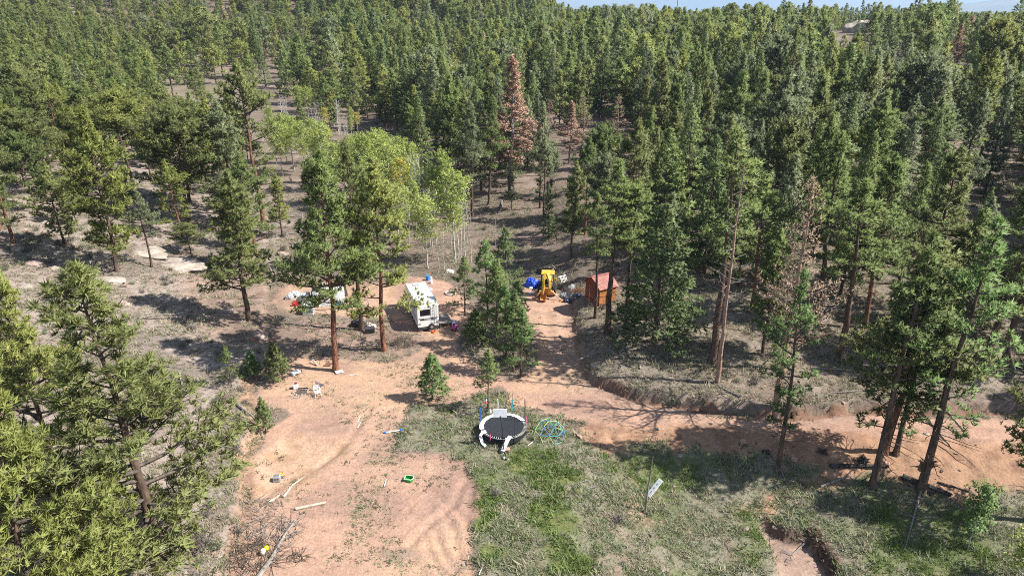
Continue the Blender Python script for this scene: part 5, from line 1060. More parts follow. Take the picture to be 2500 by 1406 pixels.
# heap round the second pine
def motorbike(u, v, rz, label):
    t = thing('dirt_bike', label, 'motorbike', G(u, v), rz)
    for y, nm in ((-.62, 'rear_wheel'), (.66, 'front_wheel')):
        w = MB().torus((0, 0, 0), .30, .055, 22, 8, axis='Y').obj(nm, BLACK, t); w.rotation_euler = (0, 0, PI / 2); w.location = (0, y, .33)
        MB().lathe((0, 0, 0), [(.05, -.03), (.07, 0), (.05, .03)], 10, axis='Y').obj('hub', LGREY, w)
    MB().box((0, 0, .42), (.24, .42, .32), bev=.04).obj('engine', DGREY, t); MB().box((0, .12, .80), (.22, .42, .2), bev=.06).obj('fuel_tank', TARPN, t); MB().box((0, -.35, .82), (.2, .55, .1), bev=.04).obj('seat', BLACK, t)
    for sx in (-1, 1): MB().tube([(sx * .07, .66, .33), (sx * .07, .42, .95)], .022, 5).obj('fork', LGREY, t)
    MB().tube([(-.34, .36, 1.05), (0, .42, 1.0), (.34, .36, 1.05)], .016, 5).obj('handlebar', DGREY, t)
motorbike(878, 801, 1.2, 'dark motorbike parked beside the straight dark-trunked pine')
crumple('tarp', 872, 796, 1.4, 1.0, .8, TARPK, 'black tarp bundle behind the motorbike', seed=51, sharp=1.8)
crumple('bags', 905, 800, 1.2, .8, .5, mat('pale_bags', (.52, .49, .42), .7, .25, 5, bump=.4), 'pale bags heaped against the straight dark-trunked pine', 'bags', seed=52, sharp=2.6)
t = thing('storage_box', 'black storage box beside the pale bags', 'box', G(903, 812), .25); MB().box((0, 0, .28), (1.0, .65, .5), bev=.05).obj('box', BLACK, t); MB().box((0, 0, .56), (1.06, .7, .08), bev=.03).obj('lid', DGREY, t)
# round stone ring past the trailer
t = thing('stone_fire_ring', 'round fire ring with a dark centre beside the thicket', 'fire ring', G(1100, 717)); MB().torus((0, 0, .10), .62, .11, 22, 7).obj('rim', mat('concrete', (.42, .37, .33), .9, .2, 5), t); MB().lathe((0, 0, .03), [(.55, 0), (.4, .02), (.02, .0)], 16).obj('ash_bed', mat('ash', (.09, .07, .06), .95, .3, 6), t)

# ------------------------------------------------------------------ hearth, chairs, panels
t = thing('fire_pit', 'rubble fire pit ringed with pale stones on the yard', 'fire pit', G(735, 958)); rr = random.Random(4)
MB().lathe((0, 0, .02), [(.5, 0), (.35, .01), (.02, -.0)], 16).obj('ash_bed', mat('ash', (.09, .07, .06)), t)
STM = [MB().add(*rock_mesh(i + 2, 1, 1, .8, .25, 1, .4)).obj('stone', ROCKW, t) for i in range(3)]
SM = [s.data for s in STM]
for s in STM: bpy.data.objects.remove(s)
def stones(parent, pts, name='stone'):
    for (x, y, s) in pts:
        o = bpy.data.objects.new(name, rr.choice(SM)); COL.objects.link(o); o.parent = parent; o.location = (x, y, hz(parent.location.x + x, parent.location.y + y) - parent.location.z + s * .3); o.scale = (s * rr.uniform(.8, 1.4), s * rr.uniform(.7, 1.1), s * rr.uniform(.5, .9)); o.rotation_euler = (0, 0, rr.uniform(0, 6))
stones(t, [(.62 * math.cos(a) * rr.uniform(.9, 1.15), .55 * math.sin(a) * rr.uniform(.9, 1.15), rr.uniform(.09, .17)) for a in [i * .42 for i in range(15)]])
stones(t, [(rr.uniform(-1.0, 1.6), rr.uniform(-1.3, -.5), rr.uniform(.04, .10)) for i in range(40)])
t.children and None
MB().box((.1, .35, .22), (.9, .05, .12), rz=.1).obj('grate_bar', DGREY, t)
b_ = thing('brazier', 'white bin with a dark red lid behind the fire pit', 'bin', G(723, 948), .3); MB().box((0, 0, .25), (.42, .42, .5), bev=.05).obj('bin', WPLAS, b_); MB().lathe((.03, 0, .5), [(.17, 0), (.17, .03), (.05, .05)], 14).obj('lid', DRED, b_)
def chair(u, v, rz, m_, label, frame_only=False):
    t = thing('camp_chair', label, 'chair', G(u, v), rz, 'chairs at the fire pit')
    for sx in (-1, 1):
        for sy, top in ((-.24, .42), (.24, .95)): MB().tube([(sx * .26, sy, 0), (sx * .25, sy * (1.0 if top < .5 else 1.15), top)], .022, 6).obj('leg', m_, t)
        MB().tube([(sx * .27, -.26, .62), (sx * .27, .26, .64)], .02, 5).obj('armrest', m_, t)
    s = MB()
    for k in range(6): s.box((0, -.22 + k * .088, .42), (.5, .06, .018))
    s.obj('seat', m_ if not frame_only else DGREY, t); s = MB()
    for k in range(4): s.box((0, .27 + .012 * k, .55 + k * .11), (.5, .018, .06))
    s.obj('backrest', m_, t)
chair(776, 966, .5, WPLAS, 'white chair tipped near the fire pit'); chair(783, 950, 2.6, LGREY, 'bare grey metal chair frame behind the white chair', True)
def sheet(u, v, w, d, rz, label, m_=WPLAS, tilt=(0, 0), name='panel', cat='panel', z=.05, th=.05):
    t = thing(name, label, cat, G(u, v, z), rz); t.rotation_euler = (tilt[0], tilt[1], rz)
    MB().box((0, 0, 0), (w, d, th), bev=.012).obj('sheet', m_, t); return t
t = sheet(721, 912, .85, .62, .8, 'white foam sheet on the ground by the thin young pine', tilt=(.12, -.1), z=.12, th=.06); MB().box((.3, -.2, -.05), (.06, .06, .12)).obj('prop', WOODP, t)
t = sheet(828, 909, .72, .5, .5, 'white square panel at the foot of the orange-trunked pine', tilt=(.05, .06), z=.1); MB().box((.05, .05, .03), (.12, .05, .02)).obj('vent', DGREY, t); MB().box((-.22, -.02, .03), (.08, .1, .03)).obj('clip', BLUE, t)
t = thing('tree_shelf', 'short dark board nailed to the orange-trunked pine', 'shelf', G(812, 893, .25)); MB().box((-.35, 0, 0), (.62, .28, .06), bev=.01).obj('board', WOODB, t); MB().box((-.15, 0, -.07), (.28, .05, .1)).obj('bracket', WOODB, t)
t = thing('propped_log', 'pale log propped by a grey clamp beside the tall pine', 'log', G(775, 893), .5); MB().tube([(0, 0, .08), (-.2, .65, .35)], [.09, .08], 8).obj('log', WOODP, t); MB().box((-.22, .66, .40), (.2, .16, .1), bev=.02).obj('clamp', LGREY, t)
for i, (u1, v1, u2, v2) in enumerate([(757, 896, 752, 872), (780, 890, 786, 862)]):
    a, b2 = G(u1, v1), G(u1 + 2, v1 - 2); o = MB().tube([(0, 0, 0), (.05, .1, .9), (-.05, .2, 1.3)], [.018, .012, .006], 4).obj('dead_stick', LIMB, None, a); tag(o, ['dead stick standing near the pale log, the nearer', 'dead stick standing near the pale log, the farther'][i], 'stick')

# ------------------------------------------------------------------ trampoline
def trampoline():
    p = G(1229, 1061); R0 = 1.83; hz_ = .82; t = thing('trampoline', 'round black trampoline with torn white edge pads and bare net poles', 'trampoline', p, 0)
    MB().torus((0, 0, hz_), R0, .03, 48, 8).obj('frame_ring', LGREY, t)
    mb = MB(); prof = [(.001, -.05), (.8, -.035), (1.3, -.015), (R0 - .22, .0)]; V = [(0, 0, hz_ - .05)]
    nn = 48; V = []; Fc = []
    for r_, z in prof:
        for k in range(nn): a = 2 * PI * k / nn; V.append((r_ * math.cos(a), r_ * math.sin(a), hz_ + z))
    Fc = [(i * nn + k, i * nn + (k + 1) % nn, (i + 1) * nn + (k + 1) % nn, (i + 1) * nn + k) for i in range(len(prof) - 1) for k in range(nn)]
    link_mesh('jumping_mat', V, Fc, mat('mat_fabric', (.022, .024, .03), .7, .15, 4, bump=.1), t, smooth=True)
    MB().torus((0, 0, hz_), R0 - .22, .012, 48, 6).obj('mat_edge', BLACK, t)
    for k in range(60):
        a = 2 * PI * k / 60
        MB().tube([((R0 - .22) * math.cos(a), (R0 - .22) * math.sin(a), hz_), ((R0 - .02) * math.cos(a), (R0 - .02) * math.sin(a), hz_)], .016, 4).obj('spring', WPLAS, t)
    def pad(a0, a1, w0=R0 - .28, w1=R0 + .07, name='edge_pad', z=.045):
        n = max(3, int((a1 - a0) / .12)); V = []; 
        for k in range(n + 1):
            a = a0 + (a1 - a0) * k / n; zz = z + .012 * math.sin(k * 2.3)
            for r_, dz in ((w0, 0), (w1, -.02), (w1, -.05), (w0, -.03)): V.append((r_ * math.cos(a), r_ * math.sin(a), hz_ + zz + dz))
        Fc = [(k * 4 + j, k * 4 + (j + 1) % 4, k * 4 + 4 + (j + 1) % 4, k * 4 + 4 + j) for k in range(n) for j in range(4)] + [(0, 1, 2, 3), (n * 4 + 3, n * 4 + 2, n * 4 + 1, n * 4)]
        link_mesh(name, V, [f[::-1] for f in Fc], WPLAS, t)
    pad(math.radians(25), math.radians(108)); pad(math.radians(109), math.radians(196)); pad(math.radians(203), math.radians(216))
    sk = MB(); n = 40
    V = []; 
    for k in range(n + 1):
        a = math.radians(200) + math.radians(150) * k / n
        for z in (hz_ - .06, hz_ - .42): V.append(((R0 + .02) * math.cos(a), (R0 + .02) * math.sin(a), z))
    link_mesh('skirt', V, [(2 * k, 2 * k + 1, 2 * k + 3, 2 * k + 2) for k in range(n)], mat('skirt_fabric', (.02, .021, .025), .9), t)
    # strips hanging off the rim
    def strip(pts, w, m_):
        V = []
        for i, q in enumerate(pts):
            q = Vector(q); d = (Vector(pts[min(i + 1, len(pts) - 1)]) - Vector(pts[max(i - 1, 0)])).normalized(); s_ = Vector((-d.y, d.x, 0)); s_ = s_.normalized() if s_.length > .05 else Vector((1, 0, 0))
            V += [q - s_ * w / 2, q + s_ * w / 2]
        o = link_mesh('hanging_pad', V, [(2 * i, 2 * i + 1, 2 * i + 3, 2 * i + 2) for i in range(len(pts) - 1)], m_, t); md = o.modifiers.new('t', 'SOLIDIFY'); md.thickness = .03
    strip([(.55, -1.50, hz_ + .06), (.35, -1.9, hz_ - .02), (.12, -2.25, .42), (-.12, -2.6, .06)], .32, WPLAS)
    strip([(-1.62, -1.0, hz_ + .05), (-1.78, -1.25, hz_ - .1), (-1.6, -1.6, .3), (-1.35, -1.75, .12)], .24, WPLAS)
    for k in range(6):
        a = 2 * PI * (k + .25) / 6; x, y = R0 * math.cos(a), R0 * math.sin(a)
        MB().tube([(x * .99, y * .99, hz_), (x, y, .03), (x * .9, y * .9, .03)], .03, 6).obj('leg', DGREY, t)
    poles = [(165, BLUE, 1.0, 2.55, 'blue'), (105, WPLAS, 1.0, 2.35, 'white'), (68, TEAL, 1.15, 2.6, 'teal'), (20, HOTP, .35, 1.35, 'pink'), (28, None, 0, 2.5, ''), (238, HOTP, .55, 1.1, 'pink'), (298, None, 0, 2.3, '')]
    for a, m_, s0, top, cn in poles:
        a = math.radians(a); x, y = (R0 + .06) * math.cos(a), (R0 + .06) * math.sin(a)
        MB().tube([(x, y, .05), (x, y, 2.75 if cn != 'white' else 2.9)], .018, 6).obj('net_pole', DGREY, t)
        if m_: tag(MB().tube([(x, y, s0), (x + .03, y, (s0 + top) / 2), (x, y, min(top, 2.2))], .045, 7).obj('pole_sleeve', m_, t), cn + ' foam sleeve')
    return p
TP = trampoline()
# basketball hoop standing before it
t = thing('basketball_hoop', 'basketball stand with a small white backboard leaning over the trampoline', 'basketball hoop', G(1230, 1104), 0)
MB().tube([(0, 0, .1), (-.12, .35, 2.0), (-.25, .75, 2.75)], .035, 7).obj('pole', BLACK, t); MB().box((0, .02, .09), (.75, .5, .18), bev=.05).obj('base', BLACK, t)
MB().box((-.28, .85, 2.95), (1.05, .04, .68), bev=.08, rx=-.25).obj('backboard', mat('clear_board', (.62, .64, .66), .3, .1), t); MB().torus((-.3, 1.12, 2.75), .22, .012, 18, 6).obj('rim', BLACK, t)
o = MB().box((0, 0, .13), (.42, .32, .26), bev=.04).obj('block', PBRICK, None, G(1238, 1101)); o.rotation_euler = (0, 0, .3); tag(o, 'pink block on the grass at the foot of the basketball stand', 'block')
def ball(u, v, r, m_, label, name='ball', group=None, sq=1):
    t = thing(name, label, 'ball', G(u, v, r * sq * .9), 0, group); n = 10
    MB().lathe((0, 0, 0), [(r * math.sin(PI * k / n) + 1e-3, -r * sq * math.cos(PI * k / n)) for k in range(n + 1)], 16).obj('shell', m_, t, smooth=True); return t
ball(1231, 1120, .11, WPLAS, 'white ball on the grass below the trampoline')
# climbing dome
def dome():
    p = G(1339, 1064); R0 = 1.36; t = thing('climbing_dome', 'geodesic climbing dome of lime, teal and blue bars on the grass', 'climbing frame', p, .3)
    bm = bmesh.new(); bmesh.ops.create_icosphere(bm, subdivisions=2, radius=R0)
    unit = MB().tube([(0, 0, 0), (0, 0, 1)], .019, 6); um = {}
    for e in bm.edges:
        a, b = e.verts[0].co, e.verts[1].co
        if a.z < -.05 or b.z < -.05: continue
        mz = (a.z + b.z) / 2; m_ = GRN if mz < .05 else [LIME, SKYB, TEAL, LIME, BLUE, LIME][int(abs(hash((round(a.x, 1), round(b.y, 1), round(mz, 1)))) % 6)] if False else (GRN if mz < .05 else [LIME, TEAL, SKYB, LIME, BLUE][int((a.x * 3.1 + b.y * 7.7 + mz * 5.3 + 40)) % 5])
        if m_.name not in um: mo_ = unit.obj('bar', m_); um[m_.name] = mo_.data; bpy.data.objects.remove(mo_)
        o = bpy.data.objects.new('bar', um[m_.name]); COL.objects.link(o); o.parent = t; d = b - a; o.rotation_mode = 'QUATERNION'; o.rotation_quaternion = d.to_track_quat('Z', 'Y'); o.location = a + Vector((0, 0, .05)); o.scale = (1, 1, d.length)
    for vv in bm.verts:
        if vv.co.z > -.05: 
            if 'jm' not in um: mo_ = MB().lathe((0, 0, 0), [(.01, -.04), (.045, -.02), (.045, .02), (.01, .04)], 8).obj('joint', DGREY); um['jm'] = mo_.data; bpy.data.objects.remove(mo_)
            o = bpy.data.objects.new('joint', um['jm']); COL.objects.link(o); o.parent = t; o.location = vv.co + Vector((0, 0, .05))
    bm.free()
dome()
def rod(a, b, r, m_, label, name='pipe', cat='pipe', group=None, z=.05, caps=None):
    pa, pb = G(*a, z), G(*b, z); t = thing(name, label, cat, pa, 0, group); d = pb - pa
    MB().tube([(0, 0, 0), tuple(d * .5 + Vector((0, 0, .01))), tuple(d)], r, 7).obj('tube' if name == 'pipe' else 'shaft', m_, t)
    if caps: 
        for q in (Vector((0, 0, 0)), d): MB().lathe(tuple(q), [(.03, -.1), (.1, -.08), (.1, .08), (.03, .1)], 12).obj('end_cap', caps, t)
    return t
rod((941, 1057), (980, 1051), .045, WPLAS, 'white bar with blue ends lying on the edge of the grass', 'play_bar', 'toy bar', caps=BLUE)
rod((873, 1031), (879, 1019), .03, WPLAS, 'short white pipe on the yard, the farther of the crossed pair', group='white pipes'); rod((873, 1045), (881, 1031), .03, WPLAS, 'short white pipe on the yard, the nearer of the crossed pair', group='white pipes')
rod((938, 1188), (943, 1171), .03, WPLAS, 'white pipe on the bare soil beside the green bin', group='white pipes'); rod((854, 917), (873, 915), .03, WPLAS, 'thin white pipe past the square panel', group='white pipes'); rod((1169, 1404), (1178, 1384), .03, WPLAS, 'white pipe at the grass edge', group='white pipes')
rod((1289, 1088), (1303, 1078), .03, CREAM, 'cream stick on the grass beside the climbing dome', group='white pipes')
t = thing('toy_tub', 'green tub with a pale rim standing on the bare soil', 'tub', G(999, 1172), -.2); mb = MB()
out = [(-.28, -.22), (.28 * .6, -.22), (.28, -.1), (.28, .1), (.28 * .6, .22), (-.28, .22)]
V = [(x, y, 0) for x, y in out] + [(x * 1.1, y * 1.1, .24) for x, y in out]; n = len(out); link_mesh('tub', V, [(i, (i + 1) % n, n + (i + 1) % n, n + i) for i in range(n)] + [tuple(range(n))], GREEN, t)
MB().tube([(x * 1.1, y * 1.1, .24) for x, y in out] + [(out[0][0] * 1.1, out[0][1] * 1.1, .24)], .028, 6).obj('rim', mat('pale_green', (.45, .75, .5), .4, .05), t)
t = thing('plastic_crate', 'grey cube crate in the corner of the sand pit', 'crate', G(677, 1173), .1); MB().box((0, 0, .22), (.46, .44, .44), bev=.03).obj('shell', GREYP, t)
mb = MB(); [mb.box((-.12 + .12 * k, -.225, .28), (.05, .012, .1)) for k in range(3)]; mb.obj('slots', DGREY, t); MB().box((0, 0, .445), (.36, .34, .02)).obj('inset', LGREY, t)
o = MB().torus((0, 0, .03), .15, .035, 18, 7).obj('ring_toy', YPL, None, G(688, 1158)); tag(o, 'yellow ring on the sand next to the grey crate', 'ring')
ball(651, 1342, .17, YPL, 'yellow ball against the white one in the dead twigs'); ball(643, 1352, .19, mat('pale_yellow', (.80, .76, .55), .4, .04), 'large white ball touching the yellow one', sq=1.15)

# ------------------------------------------------------------------ logs and fallen wood
def log(pts, r0, r1, m_, label, branches=0, seed=1, name='log', cat='log', group=None, stub=.5, z=None):
    P3 = [G(u, v) for u, v in pts]; o0 = P3[0]; t = thing(name, label, cat, o0, 0, group); n = len(P3) - 1; q = []
    for i, p in enumerate(P3): q.append(p - o0 + Vector((0, 0, (z if z is not None else r0 * .8))))
    sub = []
    for i in range(n): sub += [q[i].lerp(q[i + 1], k / 4) for k in range(4)]
    sub.append(q[-1]); rs = [r0 + (r1 - r0) * i / (len(sub) - 1) for i in range(len(sub))]
    MB().tube(sub, rs, 9).obj('stem', m_, t); r = random.Random(seed)
    for b in range(branches):
        i = r.randrange(len(sub) // 4, len(sub)); a = sub[min(i, len(sub) - 1)]; d = (sub[-1] - sub[0]).normalized(); sgn = r.choice([-1, 1]); s_ = Vector((-d.y, d.x, 0)) * sgn
        Ln = stub * r.uniform(.5, 1.3) ; pts_ = [a]
        dd = (s_ * r.uniform(.6, 1) + d * r.uniform(.1, .8)).normalized()
        for k in range(4): pts_.append(pts_[-1] + dd * Ln / 4); dd = (dd + Vector((r.gauss(0, .2), r.gauss(0, .2), r.gauss(0, .12)))).normalized(); pts_[-1].z = max(.03, pts_[-1].z)
        mb = MB(); mb.tube(pts_, [rs[min(i, len(rs) - 1)] * .35 + .012, .022, .016, .01, .004], 5)
        for k in (2, 3): mb.tube([pts_[k], pts_[k] + Vector((r.gauss(0, .2), r.gauss(0, .2), abs(r.gauss(0, .06)))) + dd * .2 * Ln], [.012, .004], 3)
        mb.obj('branch', m_, t)
    return t
log([(722, 1244), (797, 1228)], .10, .09, WOODP, 'smooth pale log lying alone on the bare ground'); 
log([(622, 1425), (665, 1365), (695, 1310), (724, 1270)], .17, .05, BARK_GREY, 'long grey fallen trunk with broken branches at the yard edge', 18, 3, 'fallen_tree', 'fallen tree', stub=1.7)
log([(692, 1215), (715, 1185), (745, 1164)], .09, .03, WOODP, 'bleached bent branch between the crate and the green clump', 5, 5, 'fallen_branch', 'branch', stub=.5); log([(657, 1228), (683, 1210)], .09, .05, WOODP, 'short bleached branch below the grey crate', 3, 6, 'fallen_branch', 'branch', stub=.4)
log([(1366, 821), (1382, 836)], .10, .09, WOODG, 'short grey log lying on the shaded track'); log([(1345, 656), (1480, 640)], .16, .1, BARK_BROWN, 'long dark log behind the black tarp', 3, 7)
log([(2026, 1141), (2168, 1141)], .19, .12, BARK_CHAR, 'charred log with a root stump on the bank foot', 2, 8); log([(2003, 1189), (2078, 1161)], .09, .06, BARK_GREY, 'slim grey log below the charred log with the stump', 1, 9)
log([(2202, 1168), (2320, 1213)], .25, .16, BARK_CHAR, 'thick charred log behind the bright full pine', 3, 10); log([(2250, 1190), (2208, 1345)], .09, .03, BARK_GREY, 'long thin grey pole lying down the grass below the charred logs', 5, 11, stub=1.0)
log([(2290, 1178), (2365, 1201)], .08, .05, BARK_CHAR, 'slim charred log beside the thick one', 2, 12); log([(2400, 1189), (2433, 1239)], .12, .07, BARK_CHAR, 'short charred log beyond the sapling', 2, 13); log([(2400, 1215), (2425, 1200)], .11, .1, BARK_CHAR, 'blackened log piece crossing the short charred one', 0, 14)
log([(1885, 1288), (1965, 1325)], .13, .06, BARK_GREY, 'grey log reaching down into the gully', 1, 15); log([(1966, 1325), (1920, 1366)], .06, .02, WOODG, 'forked bare branch lying in the gully', 5, 16, 'fallen_branch', 'branch', stub=.7)
log([(1902, 1140), (1922, 1186)], .06, .04, BARK_GREY, 'short grey pole on the grass by the bright pine foot', 1, 17); log([(1765, 700), (1850, 640)], .12, .08, BARK_BROWN, 'dark fallen log on the litter slope', 2, 18); log([(1990, 765), (2070, 745)], .12, .08, BARK_GREY, 'pale fallen log on the litter slope', 2, 19); log([(1450, 800), (1700, 758)], .06, .03, BARK_BROWN, 'thin fallen pole on the slope beyond the shed', 2, 20)
log([(1640, 715), (1760, 690)], .1, .06, BARK_BROWN, 'fallen pole under the dark stand', 1, 21); log([(1880, 660), (1990, 640)], .1, .06, BARK_GREY, 'grey fallen pole under the half-dead pine', 1, 22)
for i, (u, v, s, lb) in enumerate([(2105, 1128, .55, 'upturned root plate on the charred log'), (2265, 1140, .75, 'black root tangle behind the bright full pine'), (2008, 1105, .42, 'dark stump on the red bank'), (1870, 1105, .3, 'small stump on the red bank'), (1905, 995, .6, 'gnarled root mass on the lip of the bank')]):
    t = thing('stump', lb, 'stump', G(u, v), i); r = random.Random(i + 5); Vv, Fc = rock_mesh(i + 60, s * .7, s * .5, s * .7, .45, 2, .3, 1.6); link_mesh('core', Vv, Fc, BARK_CHAR if i != 4 else BARK_GREY, t, (0, 0, s * .2))
    for k in range(12):
        a = r.uniform(0, 6.28); e = r.uniform(-.1, 1.2); d = Vector((math.cos(a) * math.cos(e), math.sin(a) * math.cos(e), math.sin(e))); MB().tube([d * s * .3 + Vector((0, 0, s * .2)), d * s * .8 + Vector((0, 0, s * .15)), d * s * 1.2 + Vector((r.gauss(0, .1), r.gauss(0, .1), 0))], [.07, .045, .015], 5).obj('root', BARK_CHAR if i != 4 else BARK_GREY, t)
# leaning pole with a white slide board
t = thing('bare_pole', 'bare leaning pole with roots on the grass beside the white board', 'pole', G(1575, 1252)); MB().tube([(0, 0, -.1), (.06, .05, 2.0), (.22, .1, 4.6)], [.085, .06, .02], 8).obj('shaft', BARK_GREY, t)
for k in range(6): a = k * 1.05; MB().tube([(0, 0, .12), (.25 * math.cos(a), .25 * math.sin(a), .05), (.5 * math.cos(a + .3), .5 * math.sin(a + .3), .0)], [.05, .03, .01], 5).obj('root', BARK_CHAR, t)
t = thing('slide_board', 'long white slotted board propped against the bare pole', 'board', G(1583, 1212, .1), 0); V0 = [(0, 0, .0), (.95, .55, 1.0)]
q = (Vector(V0[1]) - Vector(V0[0])).to_track_quat('X', 'Z').to_euler(); t.rotation_euler = q; MB().box((.68, 0, 0), (1.5, .42, .05), bev=.02).obj('board', WPLAS, t); [MB().box((.35 + .33 * k, 0, .028), (.13, .1, .01)).obj('slot', GREYP, t) for k in range(3)]
t = thing('ground_frame', 'empty pale square frame lying on the green grass', 'frame', G(1430, 1186, .1), .5)
for a in range(4): o = MB().box((0, .42, 0), (.86, .03, .03)).obj('side', GREYP, t); o.rotation_euler = (0, 0, a * PI / 2)
o = thing('windsock', 'red and blue windsock hanging in the young pine behind the trampoline', 'windsock', G(1188, 1000) + Vector((0, -.9, 1.25))); MB().lathe((0, 0, .35), [(.06, 0), (.11, .06), (.11, .16), (.05, .22)], 10).obj('blue_section', BLUE, o); MB().lathe((0, 0, .12), [(.05, 0), (.1, .06), (.1, .15), (.05, .2)], 10).obj('white_section', WPLAS, o); MB().lathe((0, 0, -.15), [(.04, 0), (.12, .07), (.12, .16), (.05, .22)], 10).obj('red_section', mat('bright_red', (.65, .04, .03), .5), o)
o = thing('bone_pile', 'white antlers and scraps at the root of the windsock pine', 'antlers', G(1190, 1006)); r = random.Random(3)
for k in range(9): MB().tube([(r.uniform(-.3, .5), r.uniform(-.3, .2), .05), (r.uniform(-.5, .5), r.uniform(-.3, .3), .2)], .02, 4).obj('antler', WPLAS, o)

# ------------------------------------------------------------------ rocks
rock(430, 648, (3.9, 2.7, .65), ROCKW, 'huge flat pale rock slab on the rise, larger lower part', 3, .2, -.3, 4, .3, rough=.2); rock(352, 615, (3.7, 2.1, .6), ROCKW, 'flat pale rock slab, upper part behind the larger one', 4, .2, -.4, 4, .3, rough=.2)
rock(265, 686, (2.0, 1.2, .6), ROCKW, 'rounded white rock slab just below the big pine', 5, .2, .1, 4, .2, rough=.18)
rock(45, 612, (.9, .6, .55), ROCKP, 'pink boulder under the scrub, leftmost of the row', 6); rock(80, 645, (1.3, .7, .45), ROCKP, 'long pink boulder just below the leftmost one', 7, rz=-.3); rock(105, 607, (.7, .5, .35), ROCKP, 'small pink boulder beside the leftmost one', 8)
rock(635, 822, (1.0, .7, .6), ROCKP, 'boulder with a dark red side below the ragged pine', 9); rock(618, 830, (.45, .35, .4), ROCKR, 'dark red rock against the boulder below the ragged pine', 10); rock(187, 803, (.35, .3, .28), ROCKW, 'small white rock left of the wide near pine top', 11); rock(178, 662, (.3, .25, .2), ROCKW, 'pair of small white stones below the shaded scrub', 12)
rock(548, 672, (.5, .4, .3), ROCKW, 'white rock beyond the end of the slab', 13); rock(478, 642, (.7, .5, .25), ROCKP, 'flat pink rock at the end of the slab', 14); rock(645, 918, (.35, .3, .3), ROCKW, 'pale rock among the young pines', 15, group='stones by the yard'); rock(672, 928, (.3, .25, .28), ROCKP, 'pink rock by the thin young pine', 16, group='stones by the yard')
for i, (u, v, s) in enumerate([(2368, 705, .7), (2385, 690, .8), (2400, 712, .6), (2415, 698, .65), (2378, 722, .5), (2405, 730, .45), (2392, 702, .6), (2360, 728, .4)]): rock(u, v, (s, s * .8, s * .7), ROCKD, ['dark rock of the stone pile, farthest', 'largest dark rock of the stone pile', 'dark rock at the side of the stone pile', 'dark rock on the far side of the stone pile', 'small dark rock at the foot of the stone pile', 'low dark rock at the corner of the stone pile', 'dark rock in the middle of the stone pile', 'smallest dark rock beside the stone pile'][i], 20 + i, .4, i, 2, .1, group='rocks of the stone pile')
for i, (u, v, s, lb) in enumerate([(1575, 1100, .22, 'orange stone on the bank foot near the pole top'), (1815, 1078, .25, 'orange stone high on the red bank'), (1938, 1120, .25, 'pale stone on the red bank by the bright pine'), (2035, 1112, .28, 'pink stone near the dark stump'), (2165, 1132, .28, 'round pale stone past the charred log'), (2295, 1195, .3, 'flat pale stone beside the slim charred log'), (2262, 1060, .2, 'small stone on the track edge'), (1660, 1112, .2, 'white stone in the grass under the bank'), (1535, 1113, .14, 'white pebble in the grass by the lush strip'), (1480, 1190, .12, 'small pale stone near the white frame')]): rock(u, v, (s * 1.3, s, s), ROCKO if i < 6 else ROCKW, lb, 40 + i, .4, i, 2, .15, group='stones of the bank', name='stone', cat='stone')
r = random.Random(31)
HL = ['low boulder past the leftmost pink boulder', 'flat boulder below the small pink boulder', 'boulder just above the pair of small white stones', 'boulder between the white stones and the rounded slab', 'boulder in scrub behind the leftmost pink boulder', 'boulder in the shade of the farthest rise pine', 'boulder at the foot of the dark-trunked rise pine', 'boulder between the dark-trunked and bushy rise pines', 'boulder beside the stunted flat-topped pine', 'boulder above the white rock past the slab', 'boulder near the trunk of the ragged pine, uphill', 'boulder in the long shadow above the ragged pine', 'boulder in open gravel below the slab', 'boulder on bare gravel below the long pink boulder', 'boulder below the rounded white slab', 'boulder downhill of the ragged camp pine', 'boulder behind the red container and bags', 'boulder on the rise behind the white bags']
for i, (u, v) in enumerate([(20, 640), (130, 655), (150, 690), (220, 640), (60, 560), (110, 545), (190, 560), (235, 590), (520, 600), (560, 640), (600, 690), (500, 700), (450, 730), (60, 700), (300, 740), (560, 760), (690, 620), (660, 570)]):
    s_ = r.uniform(.3, .8); rock(u, v, (s_ * 1.3, s_, s_ * .6), ROCKW if i % 2 else ROCKP, ('pale ' if i % 2 else 'pinkish ') + HL[i], 90 + i, .3, r.uniform(0, 6), 2, .25, group='half-sunk boulders of the stony rise')
# far dome of pale rock
p = G(2080, 66); Vv, Fc = rock_mesh(77, 17, 12, 14, .16, 5, .2, 1.6); o = link_mesh('rock_dome', Vv, Fc, ROCKW, None, Vector((p.x - 1.5, p.y + 8, p.z + 3.5)), smooth=True); tag(o, 'big pale granite dome near the skyline among firs', 'rock dome')
p = G(2105, 80); Vv, Fc = rock_mesh(78, 9, 6, 6, .18, 4, .2, 1.8); o = link_mesh('rock_dome', Vv, Fc, ROCKW, None, Vector((p.x, p.y + 2, p.z - 1)), smooth=True); tag(o, 'lower pale rock knob in front of the granite dome', 'rock dome')

